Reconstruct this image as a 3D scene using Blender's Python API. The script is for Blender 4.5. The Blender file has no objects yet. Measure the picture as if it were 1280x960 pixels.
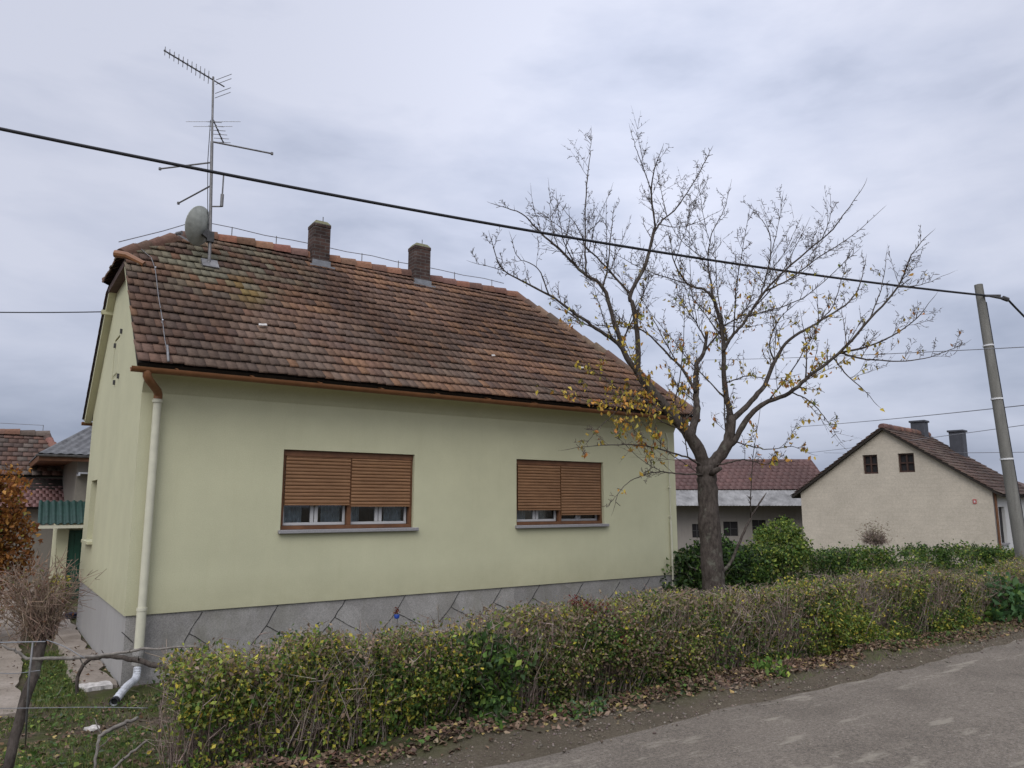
import bpy, bmesh, math, random
import numpy as np
from mathutils import Vector, Matrix
random.seed(7); RNG = np.random.default_rng(11)
D = bpy.data; S = bpy.context.scene; COL = S.collection
PI = math.pi

# ------------------------------------------------------------------ camera model
FPX = 935.0; EYE = 2.1
PITCH = math.atan(150/FPX); AZ = math.radians(55.2)
Hd = np.array([math.cos(AZ), math.sin(AZ), 0]); Rt = np.array([math.sin(AZ), -math.cos(AZ), 0]); Zv = np.array([0, 0, 1.])
Fw = math.cos(PITCH)*Hd+math.sin(PITCH)*Zv; Up = -math.sin(PITCH)*Hd+math.cos(PITCH)*Zv
CAM = np.array([-1.454, -10.064, EYE])
def ray(u, v): return (u-640)*Rt+FPX*Fw-(v-480)*Up
def atD(u, v, d): r = ray(u, v); return CAM+r*(d/(r@Hd))
def onX(u, v, x): r = ray(u, v); return CAM+r*((x-CAM[0])/r[0])
def onY(u, v, y): r = ray(u, v); return CAM+r*((y-CAM[1])/r[1])
def onZ(u, v, z): r = ray(u, v); return CAM+r*((z-CAM[2])/r[2])
def proj(P):
    q = np.asarray(P)-CAM
    w = q@Fw
    return 640+FPX*(q@Rt)/w, 480-FPX*(q@Up)/w
def sstep(a, b, x):
    t = np.clip((np.asarray(x, float)-a)/(b-a), 0, 1); return t*t*(3-2*t)
def gz(x, y):
    """ground height: low yard round the house, the road a little higher"""
    y = np.asarray(y, float)
    return 0.40*(1-sstep(-4.8, -1.4, y))+0.05*(1-sstep(-5.75, -4.9, y))
def vnoise(p, s, seed=0):
    """cheap smooth pseudo noise 0..1 from sums of sines; p (N,3)"""
    r = np.random.default_rng(seed); o = np.zeros(len(p))
    for k in range(5):
        d = r.normal(size=3); d /= np.linalg.norm(d)
        o += np.sin((p@d)*s*(0.7+0.35*k)+r.uniform(0, 6.28))
    return np.clip(0.5+o/5.0, 0, 1)

# ------------------------------------------------------------------ object helpers
def tag(o, label=None, cat=None, group=None, kind=None):
    if label: o['label'] = label
    if cat: o['category'] = cat
    if group: o['group'] = group
    if kind: o['kind'] = kind
    return o
WL = {}
def thing(name, label, cat, loc=(0, 0, 0), group=None):
    o = D.objects.new(name, None); COL.objects.link(o); o.location = [float(v) for v in loc]; o.empty_display_size = .2
    WL[o] = np.array([float(v) for v in loc])
    return tag(o, label, cat, group)
def link(name, me, mat, parent=None, origin=None):
    o = D.objects.new(name, me); COL.objects.link(o)
    for m in (mat if isinstance(mat, (list, tuple)) else [mat]): me.materials.append(m)
    if parent is not None:
        o.parent = parent; WL[o] = WL[parent]
    else:
        org = np.array([0, 0, 0.]) if origin is None else np.array([float(v) for v in origin])
        o.location = [float(v) for v in org]; WL[o] = org
    return o
class MB:
    def __init__(s): s.v = []; s.f = []; s.mi = []
    def add(s, vs, fs, mi=0):
        b = len(s.v); s.v += [tuple(float(c) for c in v) for v in vs]
        for f in fs: s.f.append([b+i for i in f]); s.mi.append(mi)
    def box(s, lo, hi, ax=None, org=None, mi=0):
        """box lo..hi in the frame (ax rows) at org"""
        c = [(x, y, z) for z in (lo[2], hi[2]) for y in (lo[1], hi[1]) for x in (lo[0], hi[0])]
        if ax is not None:
            A = np.array(ax); O = np.array(org if org is not None else (0, 0, 0)); c = [O+np.array(p)@A for p in c]
        elif org is not None: c = [np.array(p)+np.array(org) for p in c]
        s.add(c, [(0, 2, 3, 1), (4, 5, 7, 6), (0, 1, 5, 4), (2, 6, 7, 3), (0, 4, 6, 2), (1, 3, 7, 5)], mi)
    def bar(s, a, b, w, h, up=(0, 0, 1), mi=0):
        a = np.array(a, float); b = np.array(b, float); d = b-a; L = np.linalg.norm(d); d /= L
        x = np.cross(d, up)
        if np.linalg.norm(x) < 1e-4: x = np.cross(d, (0, 1, 0))
        x /= np.linalg.norm(x); y = np.cross(x, d)
        s.box((-w/2, 0, -h/2), (w/2, L, h/2), (x, d, y), a, mi)
    def tube(s, pts, rad, n=8, cap=True, mi=0, half=None):
        P = [np.array(p, float) for p in pts]; m = len(P)
        R = [rad]*m if np.isscalar(rad) else list(rad)
        rings = []; x = None
        for i in range(m):
            d = P[min(i+1, m-1)]-P[max(i-1, 0)]; L = np.linalg.norm(d); d = d/L if L > 1e-9 else np.array([0, 0, 1.])
            if x is None:
                x = np.cross(d, (0, 0, 1)) if abs(d[2]) < .95 else np.cross(d, (0, 1, 0))
            x = x-d*(x@d); x /= max(np.linalg.norm(x), 1e-9); y = np.cross(d, x)
            rings.append([P[i]+R[i]*(math.cos(2*PI*k/n)*x+math.sin(2*PI*k/n)*y) for k in range(n)])
        vs = [p for r in rings for p in r]
        fs = [(i*n+k, i*n+(k+1) % n, (i+1)*n+(k+1) % n, (i+1)*n+k) for i in range(m-1) for k in range(n)]
        if cap: fs += [tuple(range(n-1, -1, -1)), tuple((m-1)*n+k for k in range(n))]
        s.add(vs, fs, mi)
    def sweep(s, prof, org, ax, up, ln, L, mi=0, closed=True):
        """profile (a,b) in the ax/up plane swept along ln by L"""
        O = np.array(org, float); ax, up, ln = map(lambda q: np.array(q, float), (ax, up, ln)); n = len(prof)
        v = [O+p[0]*ax+p[1]*up for p in prof]+[O+p[0]*ax+p[1]*up+ln*L for p in prof]
        f = [(i, (i+1) % n, n+(i+1) % n, n+i) for i in range(n if closed else n-1)]
        if closed: f += [tuple(range(n-1, -1, -1)), tuple(range(n, 2*n))]
        s.add(v, f, mi)
    def build(s, name, mat, parent=None, smooth=False, origin=None, bevel=0, recalc=True):
        org = WL[parent] if parent is not None else (np.array([0, 0, 0.]) if origin is None else np.array(origin, float))
        me = D.meshes.new(name); me.from_pydata([tuple(np.array(v)-org) for v in s.v], [], s.f); me.update()
        for p, m in zip(me.polygons, s.mi): p.material_index = m
        if recalc:
            bm = bmesh.new(); bm.from_mesh(me); bmesh.ops.recalc_face_normals(bm, faces=bm.faces)
            if bevel: bmesh.ops.bevel(bm, geom=[e for e in bm.edges if e.is_manifold and e.calc_face_angle(0) > .6], offset=bevel, segments=1, affect='EDGES')
            bm.to_mesh(me); bm.free()
        if smooth:
            me.polygons.foreach_set('use_smooth', [True]*len(me.polygons))
            if smooth == 'auto':
                try: me.set_sharp_from_angle(angle=math.radians(40))
                except Exception: pass
        return link(name, me, mat, parent, origin)
def npmesh(name, V, Fq, mat, parent=None, col=None, origin=None, smooth=False):
    """V (N,3), Fq (M,k) same-size faces; col (N,3) point colours 'col'"""
    org = WL[parent] if parent is not None else (np.zeros(3) if origin is None else np.array(origin, float))
    V = (np.asarray(V)-org).astype(np.float32); Fq = np.asarray(Fq, np.int32); k = Fq.shape[1]
    me = D.meshes.new(name); me.vertices.add(len(V)); me.vertices.foreach_set('co', V.ravel())
    me.loops.add(Fq.size); me.loops.foreach_set('vertex_index', Fq.ravel())
    me.polygons.add(len(Fq)); me.polygons.foreach_set('loop_start', np.arange(len(Fq), dtype=np.int32)*k)
    if smooth: me.polygons.foreach_set('use_smooth', np.ones(len(Fq), bool))
    if col is not None:
        a = me.attributes.new('col', 'FLOAT_COLOR', 'POINT'); c = np.ones((len(V), 4), np.float32); c[:, :3] = col
        a.data.foreach_set('color', c.ravel())
    me.update(calc_edges=True); me.validate()
    return link(name, me, mat, parent, origin)

# ------------------------------------------------------------------ materials
class NT:
    def __init__(s, name):
        s.m = D.materials.new(name); s.m.use_nodes = True; s.t = s.m.node_tree; s.b = s.t.nodes['Principled BSDF']; s.out = s.t.nodes['Material Output']
        s.b.inputs['Specular IOR Level'].default_value = .25
    def n(s, ty, **k):
        o = s.t.nodes.new(ty)
        for a, v in k.items():
            if a in o.inputs: o.inputs[a].default_value = v
            else: setattr(o, a, v)
        return o
    def l(s, a, b): s.t.links.new(a, b)
    def coord(s): 
        if not hasattr(s, 'tc'): s.tc = s.n('ShaderNodeTexCoord')
        return s.tc.outputs['Object']
    def noise(s, scale, detail=5, rough=.6, vec=None, stretch=None):
        v = vec or s.coord()
        if stretch:
            mp = s.n('ShaderNodeMapping'); mp.inputs['Scale'].default_value = stretch; s.l(v, mp.inputs['Vector']); v = mp.outputs[0]
        t = s.n('ShaderNodeTexNoise'); t.inputs['Scale'].default_value = scale; t.inputs['Detail'].default_value = detail; t.inputs['Roughness'].default_value = rough
        s.l(v, t.inputs['Vector']); return t.outputs['Fac']
    def ramp(s, fac, stops):
        r = s.n('ShaderNodeValToRGB'); e = r.color_ramp.elements
        while len(e) < len(stops): e.new(.5)
        for q, (p, c) in zip(e, stops):
            q.position = p; q.color = (c, c, c, 1) if np.isscalar(c) else (*c, 1)
        s.l(fac, r.inputs[0]); return r.outputs['Color']
    def mix(s, fac, a, b, mode='MIX'):
        m = s.n('ShaderNodeMix', data_type='RGBA', blend_type=mode)
        for i, x in ((0, fac), (6, a), (7, b)):
            if hasattr(x, 'links'): s.l(x, m.inputs[i])
            elif i == 0: m.inputs[0].default_value = x
            else: m.inputs[i].default_value = (*x, 1) if not np.isscalar(x) else (x, x, x, 1)
        return m.outputs[2]
    def attr(s, nm='col'): return s.n('ShaderNodeAttribute', attribute_name=nm).outputs['Color']
    def col(s, x):
        if hasattr(x, 'links'): s.l(x, s.b.inputs['Base Color'])
        else: s.b.inputs['Base Color'].default_value = (*x, 1)
        return s
    def rough(s, r, spec=None, metal=0):
        if hasattr(r, 'links'): s.l(r, s.b.inputs['Roughness'])
        else: s.b.inputs['Roughness'].default_value = r
        if spec is not None: s.b.inputs['Specular IOR Level'].default_value = spec
        s.b.inputs['Metallic'].default_value = metal; return s
    def bump(s, h, strength=.3, dist=.01):
        b = s.n('ShaderNodeBump'); b.inputs['Strength'].default_value = strength; b.inputs['Distance'].default_value = dist
        s.l(h, b.inputs['Height']); s.l(b.outputs[0], s.b.inputs['Normal']); return s
def simple(name, c, var=.15, scale=12, rough=.7, spec=.25, metal=0, bump=0, bscale=60, bdist=.004):
    t = NT(name); c = np.array(c)
    t.col(t.ramp(t.noise(scale), [(.3, tuple(c*(1-var))), (.7, tuple(np.minimum(c*(1+var), .95)))])).rough(rough, spec, metal)
    if bump: t.bump(t.noise(bscale, 6), bump, bdist)
    return t.m
def plaster(name, c, dirt, bs=.25, low=None):
    t = NT(name); c = np.array(c)
    base = t.ramp(t.noise(1.1, 6, .65), [(.25, tuple(c*.90)), (.75, tuple(c*1.06))])
    fine = t.ramp(t.noise(90, 3), [(.3, .90), (.7, 1.06)])
    x = t.mix(1, base, fine, 'MULTIPLY')
    streak = t.ramp(t.noise(2.2, 6, .7, stretch=(3.2, 3.2, .35)), [(.52, 0.), (.80, .35)])
    x = t.mix(streak, x, tuple(c*np.array(dirt)))
    if low is not None:          # soil splashed on the foot of the wall
        sx = t.n('ShaderNodeSeparateXYZ'); t.l(t.coord(), sx.inputs[0])
        mr = t.n('ShaderNodeMapRange'); mr.inputs[1].default_value = low[0]; mr.inputs[2].default_value = low[1]; mr.inputs[3].default_value = .55; mr.inputs[4].default_value = 0
        t.l(sx.outputs[2], mr.inputs[0])
        mu = t.n('ShaderNodeMath', operation='MULTIPLY'); t.l(mr.outputs[0], mu.inputs[0]); t.l(t.noise(5, 6, .7), mu.inputs[1])
        x = t.mix(mu.outputs[0], x, tuple(c*np.array((.55, .5, .45))))
    t.col(x).rough(.9, .12).bump(t.noise(160, 5, .7), bs, .004); return t.m
def attrmat(name, var=.25, scale=40, rough=.75, spec=.2, trans=0, bump=0, bscale=80):
    t = NT(name); f = t.ramp(t.noise(scale, 5, .65), [(.25, 1-var), (.75, 1+var)])
    x = t.mix(1, t.attr(), f, 'MULTIPLY'); t.col(x).rough(rough, spec)
    if bump: t.bump(t.noise(bscale, 5), bump, .006)
    if trans:
        tr = t.n('ShaderNodeBsdfTranslucent'); t.l(x, tr.inputs[0]); mx = t.n('ShaderNodeMixShader'); mx.inputs[0].default_value = trans
        t.l(t.b.outputs[0], mx.inputs[1]); t.l(tr.outputs[0], mx.inputs[2]); t.l(mx.outputs[0], t.out.inputs[0])
    return t.m
M = {}
WALLC = (.520, .505, .332)
M['wall'] = plaster('pale_green_plaster', WALLC, (.84, .82, .78), .3, (.78, 1.25))
M['trimwall'] = plaster('pale_green_trim', np.array(WALLC)*.97, (.8, .8, .78))
def stone():
    t = NT('grey_terrazzo')
    a = t.ramp(t.noise(3, 5), [(.3, (.245, .232, .212)), (.7, (.32, .305, .28))])
    sp = t.ramp(t.noise(75, 4, .8), [(.35, .7), (.5, 1.), (.68, 1.3)])
    x = t.mix(1, a, sp, 'MULTIPLY'); vo = t.n('ShaderNodeTexVoronoi'); vo.inputs['Scale'].default_value = 1.6; t.l(t.coord(), vo.inputs['Vector'])
    bw = t.n('ShaderNodeRGBToBW'); t.l(vo.outputs['Color'], bw.inputs[0]); x = t.mix(1, x, t.ramp(bw.outputs[0], [(.2, .82), (.8, 1.10)]), 'MULTIPLY')
    x = t.mix(t.ramp(t.noise(1.2, 7, .75, stretch=(1.6, 1, .5)), [(.5, 0.), (.72, .5)]), x, (.15, .14, .105))
    g = t.ramp(t.noise(1.7, 6, .7, stretch=(1, 1, .5)), [(.5, 0.), (.75, .5)])
    x = t.mix(g, x, (.17, .165, .12))
    t.col(x).rough(.85, .2).bump(t.noise(90, 5), .3, .004); return t.m
M['stone'] = stone()
M['concrete'] = plaster('rough_concrete', (.36, .345, .32), (.6, .56, .5), .4)
M['joint'] = simple('dark_joint', (.045, .043, .04), .2, 30, .95)
M['tile'] = attrmat('clay_roof_tile', .30, 22, .88, .15, 0, .25, 120)
M['sheet'] = attrmat('painted_roof_sheet', .15, 9, .6, .3)
M['deck'] = simple('dark_roof_batten', (.03, .025, .02), .2, 10, .95)
M['brown'] = simple('brown_gutter_paint', (.195, .085, .033), .2, 6, .5, .4)
M['cream'] = simple('cream_pipe_paint', (.54, .52, .39), .08, 9, .45, .4)
def wood():
    t = NT('varnished_shutter_wood')
    g = t.noise(9, 6, .65, stretch=(.35, 3, 9)); a = t.ramp(g, [(.25, (.150, .074, .034)), (.55, (.235, .122, .057)), (.8, (.32, .185, .095))])
    f = t.ramp(t.noise(1.3, 4), [(.3, .82), (.7, 1.12)]); t.col(t.mix(1, a, f, 'MULTIPLY')).rough(.55, .3).bump(g, .15, .002); return t.m
M['wood'] = wood()
M['woodframe'] = simple('brown_frame_wood', (.13, .058, .026), .25, 8, .55, .3)
M['darkframe'] = simple('dark_stained_frame', (.05, .026, .018), .25, 8, .6, .3)
M['white'] = simple('white_sash_paint', (.46, .455, .44), .06, 8, .45, .4)
M['sill'] = simple('grey_stone_sill', (.27, .26, .255), .25, 60, .8, .2, 0, .3)
M['lace'] = simple('net_curtain', (.60, .60, .60), .25, 14, .9)
M['room'] = simple('dim_room', (.04, .04, .045), .1, 3, .9)
def glass():
    t = NT('window_glass'); t.b.inputs['Base Color'].default_value = (1, 1, 1, 1); t.b.inputs['Roughness'].default_value = .03
    tr = t.n('ShaderNodeBsdfTransparent'); tr.inputs[0].default_value = (.75, .8, .82, 1); gl = t.n('ShaderNodeBsdfGlossy'); gl.inputs['Roughness'].default_value = .03
    fr = t.n('ShaderNodeFresnel'); fr.inputs[0].default_value = 1.65; mx = t.n('ShaderNodeMixShader')
    t.l(fr.outputs[0], mx.inputs[0]); t.l(tr.outputs[0], mx.inputs[1]); t.l(gl.outputs[0], mx.inputs[2]); t.l(mx.outputs[0], t.out.inputs[0]); return t.m
M['glass'] = glass()
def brick():
    t = NT('sooty_chimney_brick'); br = t.n('ShaderNodeTexBrick'); 
    mp = t.n('ShaderNodeMapping'); mp.inputs['Rotation'].default_value = (PI/2, 0, 0); t.l(t.coord(), mp.inputs[0])
    # box mapping through the sum of x and y keeps courses level on every side
    sx = t.n('ShaderNodeSeparateXYZ'); t.l(t.coord(), sx.inputs[0]); ad = t.n('ShaderNodeMath', operation='ADD'); t.l(sx.outputs[0], ad.inputs[0]); t.l(sx.outputs[1], ad.inputs[1])
    cb = t.n('ShaderNodeCombineXYZ'); t.l(ad.outputs[0], cb.inputs[0]); t.l(sx.outputs[2], cb.inputs[1]); t.l(cb.outputs[0], br.inputs['Vector'])
    br.inputs['Scale'].default_value = 1; br.inputs['Brick Width'].default_value = .2; br.inputs['Row Height'].default_value = .065; br.inputs['Mortar Size'].default_value = .007
    br.inputs['Color1'].default_value = (.062, .042, .036, 1); br.inputs['Color2'].default_value = (.095, .058, .046, 1); br.inputs['Mortar'].default_value = (.115, .105, .095, 1)
    s = t.ramp(t.noise(4, 5), [(.3, .55), (.7, 1.15)]); t.col(t.mix(1, br.outputs['Color'], s, 'MULTIPLY')).rough(.92, .1).bump(br.outputs['Fac'], -.4, .006); return t.m
M['brick'] = brick()
M['mosscap'] = simple('mossy_mortar', (.17, .165, .10), .35, 30, .95, .1, 0, .5)
M['lead'] = simple('grey_flashing', (.20, .205, .21), .25, 10, .5, .5, .3)
M['steel'] = simple('weathered_steel', (.17, .165, .16), .3, 14, .55, .5, .4)
M['darksteel'] = simple('dark_metal', (.06, .058, .056), .3, 20, .6, .4, .3)
M['alu'] = simple('dull_aluminium', (.52, .53, .54), .15, 15, .45, .5, .5)
M['dish'] = simple('dirty_dish_paint', (.30, .31, .27), .22, 9, .6, .3)
M['wire'] = simple('bare_wire', (.20, .20, .21), .15, 3, .5, .4, .3)
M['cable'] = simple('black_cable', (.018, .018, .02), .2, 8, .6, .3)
def bark(name, c0, c1, sc):
    t = NT(name); a = t.noise(sc, 8, .7, stretch=(1, 1, .45)); x = t.ramp(a, [(.28, c0), (.72, c1)])
    li = t.ramp(t.noise(5, 6, .7), [(.56, 0.), (.66, .55)]); x = t.mix(li, x, (.17, .17, .13))
    t.col(x).rough(.95, .1).bump(a, .7, .02); return t.m
M['bark'] = bark('cherry_bark', (.024, .019, .015), (.112, .093, .078), 22)
M['twig'] = simple('grey_twig', (.10, .08, .066), .35, 30, .9, .1)
M['leaf'] = attrmat('leaf', .2, 60, .6, .25, .3)
M['driedleaf'] = attrmat('fallen_leaf', .25, 60, .85, .1)
M['stem'] = attrmat('hedge_stem', .3, 50, .9, .1)
M['deckbrown'] = simple('brown_roof_covering', (.085, .055, .045), .3, 9, .9)
M['greensheet'] = simple('green_roof_sheet', (.010, .036, .025), .3, 8, .5, .4)
M['greendoor'] = simple('dark_green_door_paint', (.012, .058, .034), .2, 6, .5, .4)
M['greysheet'] = simple('grey_fibre_cement', (.125, .125, .125), .35, 7, .85, .15, 0, .2, 30)
M['cemstrip'] = simple('pale_cement_sheet', (.215, .21, .20), .4, 2.2, .8, .2)
M['darkplaster'] = plaster('grey_weathered_plaster', (.22, .20, .165), (.6, .6, .6), .4)
M['shedwall'] = plaster('grey_shed_plaster', (.27, .245, .215), (.55, .55, .55), .4)
def rawrender():
    t = NT('beige_raw_render'); c = np.array((.50, .445, .355)); br = t.n('ShaderNodeTexBrick')
    sx = t.n('ShaderNodeSeparateXYZ'); t.l(t.coord(), sx.inputs[0]); ad = t.n('ShaderNodeMath', operation='SUBTRACT'); t.l(sx.outputs[0], ad.inputs[0]); t.l(sx.outputs[1], ad.inputs[1])
    cb = t.n('ShaderNodeCombineXYZ'); t.l(ad.outputs[0], cb.inputs[0]); t.l(sx.outputs[2], cb.inputs[1]); t.l(cb.outputs[0], br.inputs['Vector'])
    br.inputs['Scale'].default_value = 1; br.inputs['Brick Width'].default_value = .42; br.inputs['Row Height'].default_value = .15; br.inputs['Mortar Size'].default_value = .012
    br.inputs['Color1'].default_value = (.97, .965, .96, 1); br.inputs['Color2'].default_value = (1.02, 1.015, 1.01, 1); br.inputs['Mortar'].default_value = (.95, .945, .94, 1)
    x = t.mix(1, t.ramp(t.noise(1.3, 7, .7), [(.25, tuple(c*.88)), (.75, tuple(c*1.08))]), br.outputs['Color'], 'MULTIPLY')
    x = t.mix(1, x, t.ramp(t.noise(14, 6, .75), [(.3, .86), (.7, 1.08)]), 'MULTIPLY'); t.col(x).rough(.95, .1).bump(t.noise(30, 6, .7), .5, .02); return t.m
M['beige'] = rawrender()
M['offwhite'] = plaster('offwhite_render', (.55, .54, .51), (.7, .7, .7), .3)
M['blackhole'] = simple('dark_opening', (.02, .018, .018), .1, 3, .7)
M['slate'] = simple('slate_grey_chimney_cladding', (.055, .057, .064), .2, 5, .6, .35)
def polemat():
    t = NT('weathered_concrete_pole'); a = t.ramp(t.noise(4, 7, .7, stretch=(2, 2, .25)), [(.3, (.125, .121, .105)), (.7, (.225, .218, .19))])
    t.col(t.mix(1, a, t.ramp(t.noise(60, 4), [(.3, .85), (.7, 1.1)]), 'MULTIPLY')).rough(.9, .15).bump(t.noise(70, 5), .3, .005); return t.m
M['pole'] = polemat()
M['band'] = simple('pale_steel_band', (.62, .62, .60), .1, 10, .5, .4)
M['deadwood'] = bark('grey_dead_wood', (.12, .105, .09), (.27, .245, .21), 25)
M['whitepipe'] = simple('white_flexible_pipe', (.50, .51, .52), .3, 14, .5, .35)
M['debris'] = simple('broken_plaster', (.46, .43, .39), .35, 20, .9, .1, 0, .4)
M['red'] = simple('red_plate_enamel', (.42, .10, .09), .1, 10, .4, .4)
M['bluetub'] = simple('dark_blue_plastic', (.012, .02, .06), .1, 10, .4, .4)
def ground_mat():
    t = NT('yard_soil'); 
    soil = t.ramp(t.noise(7, 8, .7), [(.25, (.060, .046, .033)), (.5, (.105, .082, .060)), (.75, (.155, .125, .093))])
    grs = t.ramp(t.noise(11, 7, .7), [(.3, (.030, .042, .012)), (.7, (.085, .095, .028))])
    x = t.mix(t.ramp(t.noise(1.5, 6, .65), [(.42, 0.), (.55, .85)]), soil, grs)
    sx = t.n('ShaderNodeSeparateXYZ'); t.l(t.coord(), sx.inputs[0])
    ad = t.n('ShaderNodeMath', operation='MULTIPLY_ADD'); t.l(t.noise(2.2, 5), ad.inputs[0]); ad.inputs[1].default_value = .7; t.l(sx.outputs[1], ad.inputs[2])
    mr = t.n('ShaderNodeMapRange'); mr.inputs[1].default_value = -5.12; mr.inputs[2].default_value = -4.75; mr.inputs[3].default_value = 1; mr.inputs[4].default_value = 0
    t.l(ad.outputs[0], mr.inputs[0])
    gv = t.ramp(t.noise(55, 6, .8), [(.25, (.070, .056, .038)), (.5, (.122, .100, .070)), (.78, (.195, .165, .122))])
    gv = t.mix(1, gv, t.ramp(t.noise(3, 5), [(.3, .8), (.7, 1.1)]), 'MULTIPLY')
    x = t.mix(mr.outputs[0], x, gv); t.col(x).rough(.97, .08).bump(t.noise(50, 7, .8), .8, .03); return t.m
M['ground'] = ground_mat()
def road_mat():
    t = NT('worn_asphalt')
    a = t.ramp(t.noise(1.6, 6, .6), [(.3, (.136, .115, .090)), (.7, (.190, .162, .128))])
    g = t.mix(1, t.ramp(t.noise(150, 4, .8), [(.28, .45), (.5, 1.), (.72, 1.7)]), t.ramp(t.noise(42, 5, .8), [(.3, .5), (.5, 1.), (.7, 1.55)]), 'MULTIPLY')
    x = t.mix(1, a, g, 'MULTIPLY')
    pt = t.ramp(t.noise(3.1, 6, .62, stretch=(.55, 1.9, 1)), [(.565, 0.), (.65, .7)])
    x = t.mix(pt, x, (.30, .265, .205))
    sp = t.ramp(t.noise(17, 4, .6), [(.66, 0.), (.70, .6)]); x = t.mix(sp, x, (.34, .30, .23))
    ck = t.n('ShaderNodeTexVoronoi', feature='DISTANCE_TO_EDGE'); ck.inputs['Scale'].default_value = .55
    wv = t.n('ShaderNodeMix', data_type='VECTOR'); wv.inputs[0].default_value = .22; t.l(t.coord(), wv.inputs[4]); nz = t.n('ShaderNodeTexNoise'); nz.inputs['Scale'].default_value = 2.4; nz.inputs['Detail'].default_value = 6; t.l(t.coord(), nz.inputs['Vector']); t.l(nz.outputs['Color'], wv.inputs[5]); t.l(wv.outputs[1], ck.inputs['Vector'])
    x = t.mix(t.ramp(ck.outputs['Distance'], [(.001, .28), (.004, 0.)]), x, (.05, .043, .036))
    st = t.ramp(t.noise(95, 3, .6), [(.63, 0.), (.68, .8)]); x = t.mix(st, x, (.34, .31, .27))
    t.col(x).rough(.93, .15).bump(t.noise(170, 5, .8), .8, .010); return t.m
M['road'] = road_mat()
def paving_mat():
    t = NT('old_concrete_paving'); a = t.ramp(t.noise(2.2, 7, .7), [(.25, (.16, .132, .104)), (.5, (.255, .216, .176)), (.75, (.335, .29, .245))])
    d = t.ramp(t.noise(26, 6, .8), [(.33, .45), (.45, 1.), (.7, 1.1)]); t.col(t.mix(1, a, d, 'MULTIPLY')).rough(.95, .1).bump(t.noise(40, 6), .5, .012); return t.m
M['paving'] = paving_mat()

# ------------------------------------------------------------------ setting: ground, road, paving
def axis(dense, far):
    return np.array(sorted(set(list(np.round(dense, 3))+far)))
xs = axis(np.arange(-8, 22, .16), [-400, -200, -100, -50, -25, -14, 26, 32, 40, 60, 100, 200, 400])
ys = axis(np.arange(-7, 14, .16), [-400, -200, -100, -50, -25, -16, -12, -9, 18, 26, 40, 70, 120, 250, 400])
GX, GY = np.meshgrid(xs, ys, indexing='ij'); P = np.stack([GX, GY, 0*GX], -1).reshape(-1, 3)
z = gz(P[:, 0], P[:, 1])
rough = (vnoise(P, 3.1, 1)-.5)*.06+(vnoise(P, 11, 2)-.5)*.035
rough *= sstep(-5.9, -5.5, P[:, 1])*(np.abs(P[:, 0]) < 24)
# a flat bed under the house and the left paving, a low bank of soil along the hedge
flat = (1-sstep(-.6, -.1, P[:, 1])*sstep(-1.0, -.8, -np.abs(P[:, 0]-4.5)+4.9)*1.0)
bank = .06*np.exp(-((P[:, 1]+5.05)/.22)**2)*(.5+vnoise(P, 2.3, 9))
P[:, 2] = z+rough*flat*np.where((P[:, 0] < .3) & (P[:, 1] > .3), .25, 1)+bank*(np.abs(P[:, 0]) < 24)-.012*(P[:, 1] < -5.8)
nx, ny = len(xs), len(ys); I = np.arange(nx*ny).reshape(nx, ny)
Q = np.stack([I[:-1, :-1], I[1:, :-1], I[1:, 1:], I[:-1, 1:]], -1).reshape(-1, 4)
tag(npmesh('ground', P, Q, M['ground'], smooth=True), kind='structure')
def ground_z(x, y):
    p = np.array([[x, y, 0.]]); return float(gz(x, y)+(vnoise(p, 3.1, 1)[0]-.5)*.06+(vnoise(p, 11, 2)[0]-.5)*.035)
# road sheet with a ragged edge
rx = axis(np.arange(-14, 30, .12), [-300, -100, -40, 45, 90, 200, 400])
ed = -5.78+.045*(vnoise(np.stack([rx, 0*rx, 0*rx], -1), 1.6, 4)-.5)*2+.04*(vnoise(np.stack([rx, 0*rx, 0*rx], -1), 9, 5)-.5)*2
rows = [ed, ed-.12, ed-.6, ed*0-7.2, ed*0-9, ed*0-11.6]
zz = [.45, .462, .475, .490, .492, .458]
V = np.concatenate([np.stack([rx, r, 0*rx+h], -1) for r, h in zip(rows, zz)]); n = len(rx)
Q = np.array([(k*n+i, (k+1)*n+i, (k+1)*n+i+1, k*n+i+1) for k in range(len(rows)-1) for i in range(n-1)])
tag(npmesh('road', V, Q, M['road'], smooth=True), kind='structure')
def sheet(name, poly, mat, h, step=.25):
    """flat paving sheet from a ragged outline"""
    bm = bmesh.new(); vs = []
    for (a, b) in zip(poly, poly[1:]+poly[:1]):
        a = np.array(a); b = np.array(b); L = np.linalg.norm(b-a); k = max(1, int(L/step))
        for i in range(k):
            p = a+(b-a)*i/k+RNG.normal(size=2)*.025; vs.append(bm.verts.new((p[0], p[1], h)))
    es = [bm.edges.new((vs[i], vs[(i+1) % len(vs)])) for i in range(len(vs))]
    bmesh.ops.triangle_fill(bm, use_beauty=True, edges=es, normal=(0, 0, 1))
    r = bmesh.ops.extrude_face_region(bm, geom=list(bm.faces)); bmesh.ops.translate(bm, vec=(0, 0, -.12), verts=[q for q in r['geom'] if isinstance(q, bmesh.types.BMVert)])
    bmesh.ops.recalc_face_normals(bm, faces=bm.faces); me = D.meshes.new(name); bm.to_mesh(me); bm.free()
    return tag(link(name, me, mat), kind='structure')
sheet('paving', [(-7, -.9), (-1.0, -.7), (-.86, 2.6), (-.8, 5.0), (-.42, 5.4), (-.34, 9.4), (-.1, 14), (-7, 14)], M['paving'], .035)
sheet('path', [(-.42, .05), (-.02, .05), (-.02, 9.4), (-.335, 9.4), (-.34, 5.4), (-.40, 2.6)], M['paving'], .03)

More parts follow.
